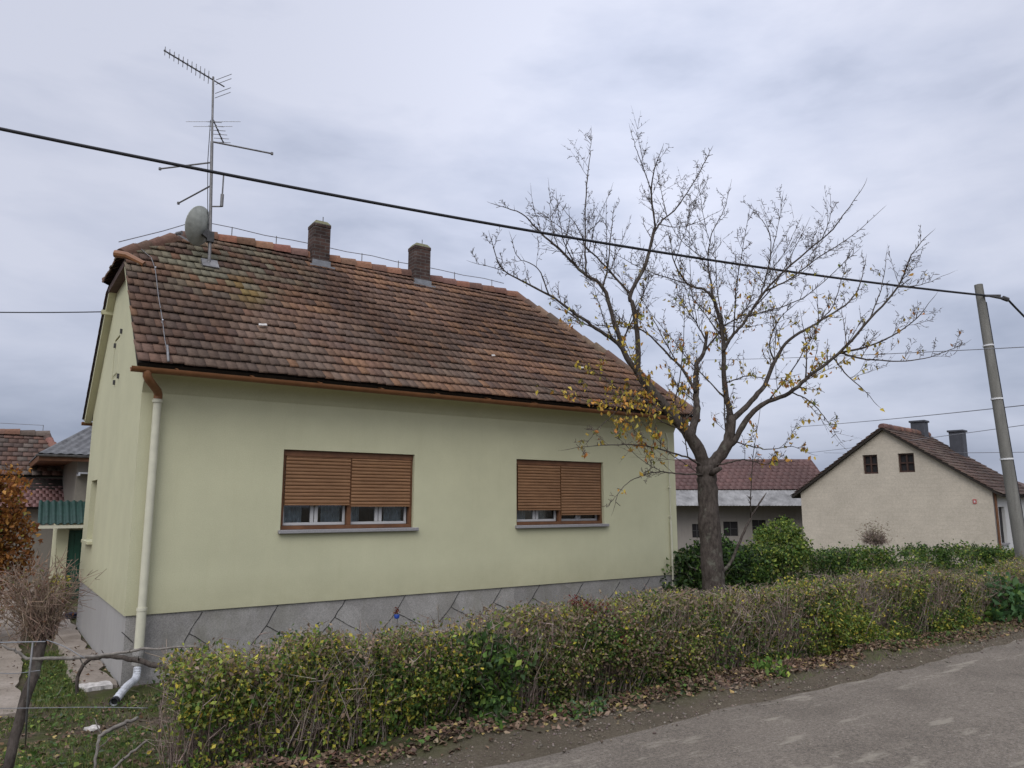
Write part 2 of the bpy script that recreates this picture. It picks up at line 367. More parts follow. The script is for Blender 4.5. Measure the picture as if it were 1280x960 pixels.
# ------------------------------------------------------------------ leaf / twig generators
def leaves_mesh(name, pos, size, col, mat, parent=None, aspect=.55, hang=0., flat=0., origin=None):
    n = len(pos); 
    t = RNG.normal(size=(n, 3)); t[:, 2] -= hang
    if flat: t[:, 2] *= (1-flat)
    t /= np.linalg.norm(t, axis=1, keepdims=True)
    w = RNG.normal(size=(n, 3)); 
    if flat: w[:, 2] *= (1-flat)
    w -= t*np.sum(w*t, 1, keepdims=True); w /= np.linalg.norm(w, axis=1, keepdims=True)
    nn = np.cross(t, w); s = size[:, None]; b = RNG.uniform(.05, .25, (n, 1))
    V = np.stack([pos-t*s*.5, pos-t*s*.05+w*s*aspect*.5+nn*s*b, pos+t*s*.5-nn*s*.1, pos-t*s*.05-w*s*aspect*.5+nn*s*b], 1).reshape(-1, 3)
    Fq = np.arange(4*n).reshape(n, 4); F3 = np.concatenate([Fq[:, [0, 1, 2]], Fq[:, [0, 2, 3]]])
    return npmesh(name, V, F3, mat, parent, np.repeat(col, 4, 0), origin)
def sticks_mesh(name, A, B, r0, r1, col, mat, parent=None, origin=None):
    """three-sided tapered sticks from A to B (N,3)"""
    d = B-A; d /= np.maximum(np.linalg.norm(d, axis=1, keepdims=True), 1e-6)
    x = np.cross(d, RNG.normal(size=d.shape)); x /= np.maximum(np.linalg.norm(x, axis=1, keepdims=True), 1e-6); y = np.cross(d, x); n = len(A)
    V = []
    for k in range(3):
        c, s = math.cos(2*PI*k/3), math.sin(2*PI*k/3); V.append(A+(x*c+y*s)*r0[:, None])
    for k in range(3):
        c, s = math.cos(2*PI*k/3), math.sin(2*PI*k/3); V.append(B+(x*c+y*s)*r1[:, None])
    V = np.stack(V, 1).reshape(-1, 3); b = np.arange(n)[:, None]*6
    Fq = np.concatenate([b+np.array([[k, (k+1) % 3, 3+(k+1) % 3, 3+k]]) for k in range(3)])
    return npmesh(name, V, Fq, mat, parent, np.repeat(col, 6, 0) if col is not None else None, origin)
def pick(n, pal, w):
    pal = np.array(pal); w = np.array(w, float); i = RNG.choice(len(pal), n, p=w/w.sum())
    return np.clip(pal[i]*RNG.uniform(.75, 1.25, (n, 1))*RNG.uniform(.93, 1.07, (n, 3)), 0.004, .9)

# ------------------------------------------------------------------ roof tile fields
def tile_field(O, ax, up, nrm, smax, rows, width, lo, hi, colf, seed=0, thick=.022, lift=.05, gap=.004):
    """overlapping flat tiles on a slope; lo/hi give the side limits at height s"""
    rg = np.random.default_rng(seed); O, ax, up, nrm = [np.array(q, float) for q in (O, ax, up, nrm)]
    rh = smax/rows; V = []; F = []; C = []
    for r in range(rows):
        s0 = r*rh; s1 = min(s0+rh*1.45, smax); a = min(lo(s0), lo(s1)); e = max(hi(s0), hi(s1))
        k0 = math.floor(a/width)-1; k1 = math.ceil(e/width)+1; off = .5*width*(r % 2)
        sag = rg.uniform(-.004, .004)
        for k in range(k0, k1):
            a0 = k*width+off+gap/2+rg.uniform(-.002, .002); a1 = a0+width-gap
            c = []
            js = rg.uniform(-.006, .006); jl = rg.uniform(-.006, .008); tw = rg.uniform(-.004, .004)
            for (aa, ss) in ((a0, s0+js), (a1, s0+js+tw), (a1, s1), (a0, s1)):
                c.append((min(max(aa, lo(ss)), hi(ss)), ss))
            if c[1][0]-c[0][0] < .015 and c[2][0]-c[3][0] < .015: continue
            hs = [lift+jl+sag, lift+jl+tw+sag, lift*.25, lift*.25]; b = len(V)
            for (aa, ss), h in zip(c, hs): V.append(O+ax*aa+up*ss+nrm*h)
            for (aa, ss), h in zip(c, hs): V.append(O+ax*aa+up*ss+nrm*(h-thick))
            F += [(b, b+1, b+2, b+3), (b, b+4, b+5, b+1), (b+1, b+5, b+6, b+2), (b+3, b+7, b+4, b)]
            C.append(((c[0][0]+c[1][0])/2, s0))
    P = np.array([O+ax*a+up*s for a, s in C]); col = colf(P, np.array(C), rg)
    return np.array(V), np.array(F), np.repeat(col, 8, 0)
def caps(mb, a, b, r, n, up=(0, 0, 1), over=.03):
    """row of half-round ridge tiles from a to b"""
    a = np.array(a, float); b = np.array(b, float); d = b-a; L = np.linalg.norm(d); d /= L; x = np.cross(d, up); x /= np.linalg.norm(x); u = np.cross(x, d)
    for i in range(n):
        p = a+d*(L*i/n); q = a+d*(L*(i+1)/n+over); m = 7; j = random.uniform(-.008, .008); rr = r*random.uniform(.94, 1.06)
        v = []
        for (c, k, dz) in ((p, 1.0, 0), (q, 1.14, .012)):
            for t in range(m): th = PI*(-.08+1.16*t/(m-1)); v.append(c+rr*k*(math.cos(th)*x+math.sin(th)*u)+u*(dz+j))
        f = [(t, t+1, m+t+1, m+t) for t in range(m-1)]
        f += [tuple(range(m)), tuple(range(2*m-1, m-1, -1))]
        mb.add(v, f)

# ------------------------------------------------------------------ polygon wall with holes
def wall_poly(name, outline, holes, fr, mat, parent, reveal=.13):
    """outline/holes in 2D (a,b); fr = (origin, a-axis, b-axis, outward normal)"""
    O, A, B, N = [np.array(q, float) for q in fr]; org = WL[parent]
    bm = bmesh.new(); es = []
    def loop(pts):
        vs = [bm.verts.new(tuple(O+A*p[0]+B*p[1]-org)) for p in pts]
        return [bm.edges.new((vs[i], vs[(i+1) % len(vs)])) for i in range(len(vs))], vs
    e, vs = loop(outline); es += e; hv = []
    for h in holes: e, v = loop(h); es += e; hv.append(v)
    bmesh.ops.triangle_fill(bm, use_beauty=True, use_dissolve=False, edges=es, normal=tuple(N))
    for v in hv:
        w = [bm.verts.new(tuple(np.array(q.co)-N*reveal)) for q in v]
        for i in range(len(v)): bm.faces.new((v[i], v[(i+1) % len(v)], w[(i+1) % len(v)], w[i]))
    bmesh.ops.recalc_face_normals(bm, faces=bm.faces)
    me = D.meshes.new(name); bm.to_mesh(me); bm.free(); return link(name, me, mat, parent)
rect = lambda a0, b0, a1, b1: [(a0, b0), (a1, b0), (a1, b1), (a0, b1)]

# ================================================================== THE GREEN HOUSE
HL, HD, ZP = 9.35, 5.3, .80
house = thing('house', 'pale green single storey house with brown tiled roof and two shuttered front windows', 'house', (0, 0, 0))
W1 = (1.79, 1.755, 3.765, 2.83); W2 = (5.63, 1.755, 7.52, 2.83)
wall_poly('wall', rect(0, ZP, HL, 4.0), [rect(*W1), rect(*W2)], ((0, 0, 0), (1, 0, 0), (0, 0, 1), (0, -1, 0)), M['wall'], house)
GW = (3.80, 1.51, 4.62, 2.49); GH = (2.50, 4.02, 3.06, 4.66)
wall_poly('wall', [(0, ZP), (HD, ZP), (HD, 3.82), (3.45, 5.56), (1.65, 5.56), (0, 4.0)], [rect(*GW), rect(*GH)],
          ((0, 0, 0), (0, 1, 0), (0, 0, 1), (-1, 0, 0)), M['wall'], house, .16)
wall_poly('wall', [(0, ZP), (HD, ZP), (HD, 3.72), (0, 3.72)], [], ((HL, 0, 0), (0, 1, 0), (0, 0, 1), (1, 0, 0)), M['wall'], house)
wall_poly('wall', rect(0, ZP, HL, 3.8), [], ((0, HD, 0), (1, 0, 0), (0, 0, 1), (0, 1, 0)), M['wall'], house)
m = MB(); m.box((.022, .022, -.3), (HL-.022, HD-.022, ZP+.02)); 
for i, p in enumerate(m.mi): m.mi[i] = 0
m.mi[2] = 0
# side faces: gable plinth is bare concrete
m.mi[4] = 1; m.mi[5] = 1
pl = m.build('plinth', [M['stone'], M['concrete']], house)
m = MB(); yj = .019
def jt(u0, v0, u1, v1, w=.009):
    a = onY(u0, v0, yj); b = onY(u1, v1, yj); a[2] = min(a[2], ZP-.004); a[1] = b[1] = yj; L = np.linalg.norm(b-a); k = max(2, int(L/.07)); q = a
    for i in range(1, k+1):
        p = a+(b-a)*i/k
        if i < k: p = p+np.array([random.uniform(-.009, .009), 0, random.uniform(-.006, .006)])
        p[1] = yj-.0004*(i % 2); m.bar(q, p+(p-q)*.02, w*random.uniform(.6, 1.3), .004, up=(0, 1, 0)); q = p
def jend(n=[0]):
    global m
    m.build('plinth_joint', M['joint'], pl); m = MB()
jt(253, 765, 236, 792); jt(236, 792, 224, 815); jt(236, 792, 262, 806); jend(); jt(152, 790, 166, 803); jend()
for (u, v) in ((348, 756), (432, 748), (507, 744), (575, 739), (627, 735), (675, 731), (729, 729), (775, 727), (812, 723)):
    s = 1-(u-348)/900; jt(u, v, u-15*s, v+26*s); jt(u-15*s, v+26*s, u+22*s, v+46*s); jt(u-15*s, v+26*s, u-34*s, v+50*s); jend()
# eaves cove
prof = [(0, 3.46), (-.02, 3.50), (-.06, 3.57), (-.14, 3.635), (-.27, 3.67), (-.27, 3.71), (0, 3.71)]
m = MB(); m.sweep([(p[0], p[1]) for p in prof], (0, -.002, 0), (0, 1, 0), (0, 0, 1), (1, 0, 0), HL); m.build('cornice', M['trimwall'], house, smooth='auto')

def slat_panel(x0, x1, zb, zt, y, pitch=.048):
    mb = MB(); zq = zb; k = 0
    while zq < zt-.01:
        h = min(pitch, zt-zq); j = random.uniform(-.0015, .0015)
        pr = [(.012, 0), (.002, .004), (-.004+j, h*.3), (-.004+j, h*.62), (.002, h*.9), (.008, h-.001), (.014, h-.001)]
        mb.sweep(pr, (x0, y, zq), (0, 1, 0), (0, 0, 1), (1, 0, 0), x1-x0); zq += pitch; k += 1
    mb.box((x0, y-.008, zb-.022), (x1, y+.012, zb)); return mb
def front_window(x0, z0, x1, z1, zl, zr):
    xm = (x0+x1)/2; y = .055
    w = MB()
    for a, b in ((x0+.004, x0+.05), (x1-.05, x1-.004), (xm-.028, xm+.028)): w.box((a, y, z0+.055), (b, y+.07, z1-.085))
    w.box((x0+.004, y-.004, z0+.004), (x1-.004, y+.074, z0+.055)); w.box((x0+.004, y-.012, z1-.085), (x1-.004, y+.072, z1-.004))
    win = w.build('window', M['woodframe'], house, bevel=.004)
    for a, b, zb in ((x0+.052, xm-.012, zl), (xm+.012, x1-.052, zr)):
        slat_panel(a, b, zb, z1-.088, y-.022).build('shutter', M['wood'], win)
    for a, b in ((x0+.052, xm-.03), (xm+.03, x1-.052)):
        s = MB(); c = (a+b)/2; ys = .135
        for p, q in ((a, a+.035), (c-.055, c-.006), (c+.006, c+.055), (b-.035, b)): s.box((p, ys, z0+.095), (q, ys+.04, z1-.1))
        s.box((a, ys-.003, z0+.057), (b, ys+.043, z0+.095)); s.box((a, ys-.003, z1-.1), (b, ys+.043, z1-.087))
        s.build('sash', M['white'], win, bevel=.003)
        g = MB()
        for p, q in ((a+.035, c-.055), (c+.055, b-.035)): g.box((p, ys+.018, z0+.095), (q, ys+.022, z1-.1))
        g.build('pane', M['glass'], win)
        for p, q, f0, f1 in ((a+.03, c-.04, 0., .75 if a < xm else .45), (c+.05, b-.03, .25, 1.)):
            l = MB(); n = 26; X = np.linspace(p+(q-p)*f0, p+(q-p)*f1, n); Y = [.26+.016*math.sin(i*1.25)+random.uniform(-.003, .003) for i in range(n)]
            l.add([(X[i], Y[i], zz) for zz in (z0+.06, z1-.06) for i in range(n)]+[(X[i], Y[i]+.004, zz) for zz in (z0+.06, z1-.06) for i in range(n)],
                  [(i, i+1, n+i+1, n+i) for i in range(n-1)]+[(2*n+i, 2*n+i+1, 3*n+i+1, 3*n+i) for i in range(n-1)])
            l.build('curtain', M['lace'], win, smooth=True)
    r = MB(); v = [(x0, .182, z0), (x1, .182, z0), (x1, .182, z1), (x0, .182, z1), (x0, 1.6, z0-.5), (x1, 1.6, z0-.5), (x1, 1.6, z1), (x0, 1.6, z1)]
    r.add(v, [(0, 1, 5, 4), (1, 2, 6, 5), (2, 3, 7, 6), (3, 0, 4, 7), (4, 5, 6, 7)]); r.build('room_lining', M['room'], win)
    s = MB(); s.box((x0-.03, -.07, z0-.045), (x1+.06, .055, z0+.003)); s.build('sill', M['sill'], win, bevel=.006)
front_window(*W1, 2.105, 2.085)
front_window(*W2, 2.02, 1.935)
def gable_window():
    y0, z0, y1, z1 = GW; w = MB(); x = .10
    for a, b in ((y0+.004, y0+.06), (y1-.06, y1-.004), ((y0+y1)/2-.03, (y0+y1)/2+.03)): w.box((x, a, z0+.06), (x+.05, b, z1-.06))
    w.box((x, y0+.004, z0+.004), (x+.05, y1-.004, z0+.06)); w.box((x, y0+.004, z1-.06), (x+.05, y1-.004, z1-.004))
    o = w.build('window', M['white'], house, bevel=.004)
    g = MB(); g.box((x+.02, y0+.06, z0+.06), (x+.024, y1-.06, z1-.06)); g.build('pane', M['glass'], o)
    r = MB(); r.box((x+.065, y0, z0), (1.3, y1, z1)); r.f.pop(4); r.mi.pop(4); r.build('room_lining', M['room'], o)
    s = MB(); s.box((-.075, y0-.04, z0-.05), (.10, y1+.04, z0+.003)); s.build('sill', M['trimwall'], o, bevel=.005)
gable_window()
y0, z0, y1, z1 = GH; m = MB(); m.box((.012, y0+.02, z0+.02), (.05, y1-.02, z1-.02)); m.box((.002, y0+.05, z0+.05), (.0125, y1-.05, z1-.05))
hat = m.build('attic_hatch', M['trimwall'], house, bevel=.004)
m = MB(); m.box((.055, y0, z0), (.3, y1, z1)); m.build('hatch_void', M['blackhole'], hat)
m = MB()
for (u, v) in ((151, 414), (143, 432), (147, 470), (142, 478)):
    p = onX(u, v, -.02); m = MB(); m.box((-.03, p[1]-.02, p[2]-.035), (.004, p[1]+.02, p[2]+.035)); m.build('hatch_hook', M['darksteel'], hat)

# ---- roof
KR = .9215; ANG = math.atan(KR); UF = np.array([0, math.cos(ANG), math.sin(ANG)]); UB = np.array([0, -math.cos(ANG), math.sin(ANG)])
NF = np.array([0, -math.sin(ANG), math.cos(ANG)]); NB = np.array([0, math.sin(ANG), math.cos(ANG)])
X0, X1, YE, ZE, YR = -.14, HL+.20, -.38, 3.745, 2.55
ZR = ZE+(YR-YE)*KR; SF = (YR-YE)/math.cos(ANG); XL, XR = .95, 7.40; YH = -.30
sL = (1.70-YE)/math.cos(ANG); sR = (YH-YE)/math.cos(ANG)
YB = 5.62; ZB = ZR-(YB-YR)*KR; SB = (YB-YR)/math.cos(ANG); dS = SB-SF
loF = lambda s: X0 if s <= sL else X0+(XL-X0)*(s-sL)/(SF-sL)
hiF = lambda s: X1 if s <= sR else X1+(XR-X1)*(s-sR)/(SF-sR)
MAST = np.array([1.052, 1.715, 5.72])
def roofcol(P, C, rg):
    n = len(P)
    A = np.array([(.178, .104, .073), (.195, .113, .078), (.165, .100, .073), (.205, .120, .080), (.152, .096, .074)])
    B = np.array([(.265, .142, .084), (.245, .132, .082), (.28, .152, .088), (.225, .125, .084)])
    G = np.array([(.190, .142, .106), (.20, .148, .112), (.175, .130, .10)])
    st = lambda q: np.clip((q-.5)*2.0+.5, 0, 1)
    big = st(vnoise(P*np.array([.7, 1, 1]), 1.9, 3)); med = st(vnoise(P*np.array([.55, 1.5, 1.5]), 5.5, 8)); low = sstep(2.3, .2, C[:, 1])
    wo = sstep(.60, .86, med*.6+big*.4+rg.normal(0, .10, n)); wg = (.10+.42*low)*sstep(.40, .66, st(vnoise(P, 3.1, 29))+rg.normal(0, .12, n))
    c = A[rg.integers(0, 5, n)]; c = c+(G[rg.integers(0, 3, n)]-c)*wg[:, None]; c = c+(B[rg.integers(0, 4, n)]-c)*(wo*(1-.5*wg))[:, None]
    io = rg.random(n) < .05; c = np.where(io[:, None], B[rg.integers(0, 4, n)], c)
    c = c*(.90+.20*rg.random((n, 1)))*(1.08-.34*sstep(.45, .85, st(vnoise(P*np.array([.6, 1, 1]), 1.5, 17))))[:, None]
    c = c*np.array([.84, .88, .90])
    # lichen below the mast
    d = np.linalg.norm((P-(MAST+np.array([-.1, .1, .1])))*np.array([.75, 1, 1]), axis=1); k = np.clip((1.25-d/1.25)*(rg.random(n) < .8)*vnoise(P, 7, 5)*1.25, 0, .8)
    c = c*(1-k[:, None])+np.array([.18, .175, .122])*k[:, None]
    d = np.linalg.norm((P-(MAST+np.array([.45, -.55, -.5])))*np.array([1.2, .7, .7]), axis=1); k = np.clip(.9-d/.45, 0, .7)*(rg.random(n) < .6)
    c = c*(1-k[:, None])+np.array([.23, .165, .055])*k[:, None]
    return np.clip(c, .01, .9)
ax = (1, 0, 0)
V, F, C = tile_field((0, YE, ZE), ax, UF, NF, SF-.03, 19, .128, loF, hiF, roofcol, 1, .024, .070)
roof = npmesh('roof', V, F, M['tile'], house, C)
loB = lambda s: X0 if s <= sL+dS else X0+(XL-X0)*(s-sL-dS)/(SF-sL)
hiB = lambda s: X1 if s <= sR+dS else X1+(XR-X1)*(s-sR-dS)/(SF-sR)
V, F, C = tile_field((0, YB, ZB), ax, UB, NB, SB-.03, 21, .19, loB, hiB, roofcol, 2); npmesh('rear_slope', V, F, M['tile'], roof, C)
def hipface(xe, xr, yr):
    ye2 = 2*YR-yr; zh = ZE+(yr-YE)*KR; sg = 1 if xr > xe else -1; run = abs(xr-xe); rise = ZR-zh; L = math.hypot(run, rise)
    u = np.array([sg*run/L, 0, rise/L]); nn = np.array([-sg*rise/L, 0, run/L]); h = (ye2-yr)/2
    V, F, C = tile_field((xe-sg*.05, YR, zh-.03), (0, 1, 0), u, nn, L, max(5, int(L/.2)), .16, lambda s: -h*(1-s/L), lambda s: h*(1-s/L), roofcol, 5)
    npmesh('half_hip', V, F, M['tile'], roof, C); return zh, h
zhL, hL = hipface(X0, XL, 1.70); zhR, hR = hipface(X1, XR, YH)
# boards under the tiles
def slab(mb, pts, nrm, t0, t1):
    nrm = np.array(nrm); k = len(pts); a = [np.array(p)-nrm*t0 for p in pts]; b = [np.array(p)-nrm*t1 for p in pts]
    mb.add(a+b, [tuple(range(k)), tuple(range(2*k-1, k-1, -1))]+[(i, k+i, k+(i+1) % k, (i+1) % k) for i in range(k)])
PF = [(X0+.02, YE+.03, ZE+.03*KR), (X1-.02, YE+.03, ZE+.03*KR), (X1-.02, YH, ZE+(YH-YE)*KR), (XR, YR-.02, ZR-.02*KR), (XL, YR-.02, ZR-.02*KR), (X0+.02, 1.70, ZE+(1.70-YE)*KR)]
PBk = [(X0+.02, YB-.03, ZB+.03*KR), (X0+.02, 2*YR-1.70, zhL), (XL, YR+.02, ZR-.02*KR), (XR, YR+.02, ZR-.02*KR), (X1-.02, 2*YR-YH, zhR), (X1-.02, YB-.03, ZB+.03*KR)]
m = MB(); slab(m, PF, NF, .012, .06); slab(m, PBk, NB, .012, .06)
m.add([(X0+.02, 1.72, zhL-.03), (X0+.02, 2*YR-1.72, zhL-.03), (XL, YR, ZR-.04)], [(0, 1, 2)]); m.add([(X1-.02, YH+.02, zhR-.03), (X1-.02, 2*YR-YH-.02, zhR-.03), (XR, YR, ZR-.04)], [(0, 1, 2)])
m.build('roof_boarding', M['deck'], roof)
# verge soffits over both gables (wall colour)
for xa, xb, yt in ((X0+.03, -.002, 1.70),):
    m = MB()
    for (ya, yb, zf, nn) in ((YE+.05, yt, lambda y: ZE+(y-YE)*KR, NF), (YB-.05, 2*YR-yt, lambda y: ZR-(y-YR)*KR, NB)):
        m = MB(); slab(m, [(xa, ya, zf(ya)), (xb, ya, zf(ya)), (xb, yb, zf(yb)), (xa, yb, zf(yb))], nn, .063, .15)
        m.build('verge_soffit', M['trimwall'], roof)
for xa, xb, yt in ((X0+.02, -.002, 1.70), (HL+.002, X1-.02, YH)):
    zh = ZE+(yt-YE)*KR; m = MB(); m.box((min(xa, xb), yt-.02, zh-.16), (max(xa, xb), 2*YR-yt+.02, zh-.06)); m.build('hip_board', M['deckbrown'], roof)
m = MB(); caps(m, (XL+.02, YR, ZR+.0), (XR-.02, YR, ZR+.0), .115, 21)
o = m.build('ridge_tiles', M['tile'], roof, smooth='auto')
def capcol(o, pal):
    me = o.data; n = len(me.vertices)//14; c = pick(n, pal, [1]*len(pal)); a = me.attributes.new('col', 'FLOAT_COLOR', 'POINT')
    cc = np.ones((len(me.vertices), 4), np.float32); cc[:n*14, :3] = np.repeat(c, 14, 0); cc[n*14:, :3] = c[-1]; a.data.foreach_set('color', cc.ravel())
capcol(o, [(.195, .096, .062), (.17, .09, .062), (.145, .085, .062), (.21, .105, .068)])
for xe, xr, yt, zh, n in ((X0-.03, XL, 1.70, zhL, 6), (X1+.03, XR, YH, zhR, 15)):
    for yy in (yt, 2*YR-yt):
        m = MB(); caps(m, (xe, yy, zh), (xr, YR, ZR), .10, n)
        o = m.build('hip_tiles', M['tile'], roof, smooth='auto'); capcol(o, [(.14, .085, .06), (.17, .10, .07), (.12, .085, .065), (.155, .105, .075)])
for (u, v, w, h) in ((328, 408, .12, .05), (728, 461, .15, .05), (616, 446, .07, .04)):
    r = ray(u, v); t = (ZE+.055/math.cos(ANG)+(CAM[1]-YE)*KR-CAM[2])/(r[2]-KR*r[1]); p = CAM+r*t
    m = MB(); m.box((-w/2, -h/2, .02), (w/2, h/2, .035), ((.97, UF[1]*.2, UF[2]*.2), UF, NF), p); m.build('roof_patch', M['debris'], roof)
def chimney(x0, x1, ztop, y0=2.30, y1=2.60):
    c = MB(); zb = ZR-.75; c.box((x0, y0, zb), (x1, y1, ztop-.13)); 
    c.box((x0-.006, y0-.006, ztop-.13), (x1+.006, y1+.006, ztop-.07))
    o = c.build('chimney', M['brick'], roof, bevel=.006)
    k = MB(); k.add([(x0-.004, y0-.004, ztop-.07), (x1+.004, y0-.004, ztop-.07), (x1+.004, y1+.004, ztop-.07), (x0-.004, y1+.004, ztop-.07), (x0+.05, y0+.05, ztop), (x1-.05, y0+.05, ztop), (x1-.05, y1-.05, ztop), (x0+.05, y1-.05, ztop)], [(0, 1, 5, 4), (1, 2, 6, 5), (2, 3, 7, 6), (3, 0, 4, 7), (4, 5, 6, 7)])
    k.build('chimney_cap', M['mosscap'], o)
    f = MB(); zf = ZE+(y0-YE)*KR; f.box((x0-.012, y0-.03, zf-.05), (x1+.012, y0-.004, zf+.13)); f.box((x0-.07, y0-.10, zf-.07), (x1+.07, y0-.02, zf+.02), mi=0)
    f.build('flashing', M['lead'], o)
    p = MB(); p.tube([(x1-.06, y1-.05, ztop-.5), (x1-.06, y1-.05, ztop+.16)], .009, 6); p.build('chimney_rod', M['steel'], o)
    mm = MB(); mm.box((x0+.09, y0+.09, ztop-.01), (x1-.09, y1-.09, ztop+.003)); mm.build('flue', M['blackhole'], o)
chimney(2.875, 3.185, 7.10); chimney(4.88, 5.215, 7.09)
# gutter, downpipe
def gutter(mb, a, L, ln, r=.062, side=(0, 1, 0)):
    pr = [(r*math.cos(t), r*math.sin(t)) for t in np.linspace(PI, 2*PI, 9)]; pr += [(q[0]*.88, q[1]*.88) for q in pr[::-1]]
    mb.sweep(pr, a, side, (0, 0, 1), ln, L)
m = MB(); gutter(m, (-.20, -.43, 3.695), X1+.22, (1, 0, 0))
for x in np.arange(.3, 9.5, .9): m.bar((x, -.49, 3.70), (x, -.32, 3.74), .02, .008)
gut = m.build('gutter', M['brown'], house, smooth='auto')
m = MB(); m.tube([(-.02, -.43, 3.66), (-.02, -.43, 3.60), (.01, -.40, 3.555), (.15, -.14, 3.47), (.17, -.10, 3.43), (.17, -.095, 3.38)], .05, 10); m.build('gutter_elbow', M['brown'], house, smooth='auto')
m = MB(); m.tube([(.17, -.09, 3.46), (.17, -.09, .83)], .048, 12); m.tube([(.17, -.09, .86), (.17, -.09, .42)], .054, 12)
for zq in (3.33, .86): m.tube([(.17, -.09, zq), (.17, -.09, zq+.035)], .060, 12)
dp = m.build('downpipe', M['cream'], house, smooth='auto')
for zq in (3.35, 1.95): m = MB(); m.bar((.17, -.10, zq), (.17, .02, zq), .03, .02); m.build('pipe_clip', M['steel'], dp)

m = MB(); m.tube([(.17, -.09, .44), (.17, -.09, .30), (.16, -.10, .24)], .062, 12); m.tube([(.17, -.09, .40), (.17, -.09, .36)], .068, 12); m.build('pipe_shoe', M['stone'], dp, smooth='auto')
m = MB()
pa = onX(146, 309, X0-.10); m.tube([(X0-.12, 1.60, zhL-.03), (X0+.02, 1.52, zhL-.05), (.10, 1.42, ZE+(1.42-YE)*KR+.09)], [.055, .05, .045], 9)
m.build('hip_gutter', M['brown'], house, smooth='auto')
m = MB(); gutter(m, (X0, YB+.05, ZB-.03), X1-X0, (1, 0, 0)); m.build('gutter', M['brown'], house, smooth='auto')
# bracket for the service wire
pb = onX(141, 392, 0); BRK = pb
m = MB(); m.bar((.02, pb[1], pb[2]), (-.17, pb[1]-.02, pb[2]), .06, .07); m.build('wire_bracket', M['trimwall'], house)

# ---- lightning conductor
lc = thing('lightning_conductor', 'thin lightning conductor wire running above the ridge and down the tiled roof', 'conductor', (0, 0, 3.8))
def onroof(u, v, h=.07):
    r = ray(u, v); t = (ZE+h/math.cos(ANG)+(CAM[1]-YE)*KR-CAM[2])/(r[2]-KR*r[1]); return CAM+r*t
m = MB(); pts = [(X0-.05, 1.9, zhL+.25), (.45, 2.3, zhL+.68), (1.0, YR, ZR+.27)]+[(x, YR, ZR+.26+.012*math.sin(x*5)) for x in np.arange(1.6, 7.6, .5)]
m.tube(pts, .0075, 5); m.build('ridge_wire', M['wire'], lc, smooth=True)
for x in (1.55, 2.3, 3.9, 4.65, 5.9, 6.8):
    m = MB(); m.tube([(x, YR, ZR+.08), (x, YR, ZR+.28)], .008, 5); m.build('wire_holder', M['steel'], lc)
dn = [onroof(*q) for q in ((170, 306), (189, 322), (194, 336), (198, 370), (203, 400), (206, 425), (209, 440))]
m = MB(); m.tube(dn, .006, 5); m.tube([onroof(209, 432), onroof(210.5, 452, .1)], .016, 6); m.build('down_wire', M['steel'], lc, smooth=True)
for q in ((170, 306), (194, 336), (203, 402)):
    p = onroof(*q); m = MB(); m.tube([p-NF*.05, p+NF*.03], .012, 5); m.build('wire_holder', M['alu'], lc)
m = MB(); xa = onY(836, 570, -.04)[0]; m.tube([(xa-.05, -.02, 3.45), (xa, -.035, 3.3), (xa, -.035, 1.75)], .009, 6); m.tube([(xa, -.035, 1.78), (xa+.01, -.035, .25)], .020, 8)
for zq in (3.1, 2.4, 1.85): m.box((xa-.02, -.05, zq), (xa+.02, .003, zq+.03))
m.build('wall_wire', M['cream'], lc, smooth='auto')

# ---- TV mast
mast = thing('tv_mast', 'tall tv antenna mast with several booms fixed through the tiled roof', 'antenna', MAST)
def mastpt(v):
    """point of the slightly leaning mast that shows at picture height v"""
    best = None
    for zq in np.linspace(MAST[2], 9.1, 1400):
        k = (zq-MAST[2])/3.1; p = np.array([MAST[0], MAST[1], zq])-Rt*.14*k
        d = abs(proj(p)[1]-v)
        if best is None or d < best[0]: best = (d, p)
    return best[1]
m = MB(); m.tube([mastpt(334)-np.array([0, 0, .25]), mastpt(300), mastpt(177)], .024, 8); m.tube([mastpt(180), mastpt(96)], .017, 8); m.build('mast_pole', M['steel'], mast, smooth='auto')
m = MB(); p = mastpt(332); m.box((-.12, -.12, -.03), (.12, .12, .03), ((1, 0, 0), UF, NF), p+NF*.02); m.build('mast_base', M['steel'], mast)
def boom(v, end, r, name='boom'):
    a = mastpt(v); b = onZ(end[0], end[1], a[2]); m = MB(); m.tube([a, b], r, 6); return m, a, b
def yagi(v, end, els, ln, edir, r=.011):
    mb, a, b = boom(v, end, r); o = mb.build('boom', M['darksteel'], mast)
    e = MB()
    for t, l in zip(els, ln):
        c = a+(b-a)*t; d = np.array(edir, float); d /= np.linalg.norm(d); e.tube([c-d*l, c+d*l], .0055, 5); e.tube([c-np.array([0, 0, .012]), c+np.array([0, 0, .02])], .014, 5)
    e.build('antenna_element', M['steel'], o)
a = mastpt(100); b = onZ(205, 63, a[2]); perp = np.cross(b-a, (0, 0, 1))
yagi(100, (205, 63), np.linspace(.1, .98, 11), np.linspace(.11, .07, 11), (0, 0, 1))
m = MB(); d = (a-b)/np.linalg.norm(b-a); m.tube([a, a+d*.22], .011, 6); q = a+d*.2
for zq in (-.16, -.08, .08, .16): m.tube([q-np.array(perp)/np.linalg.norm(perp)*.18+np.array([0, 0, zq]), q+np.array(perp)/np.linalg.norm(perp)*.18+np.array([0, 0, zq])], .005, 5)
m.build('reflector', M['steel'], mast)
a = mastpt(150); b = onZ(280, 178, a[2]); yagi(148, (279, 178), np.linspace(.15, 1, 6), [.12]*6, np.cross(b-a, (0, 0, 1)))
m = MB(); a = mastpt(152); m.tube([a-Rt*.42, a+Rt*.45], .005, 5); a = mastpt(158); m.tube([a-Rt*.3, a+Rt*.32], .005, 5); m.build('dipole', M['alu'], mast)
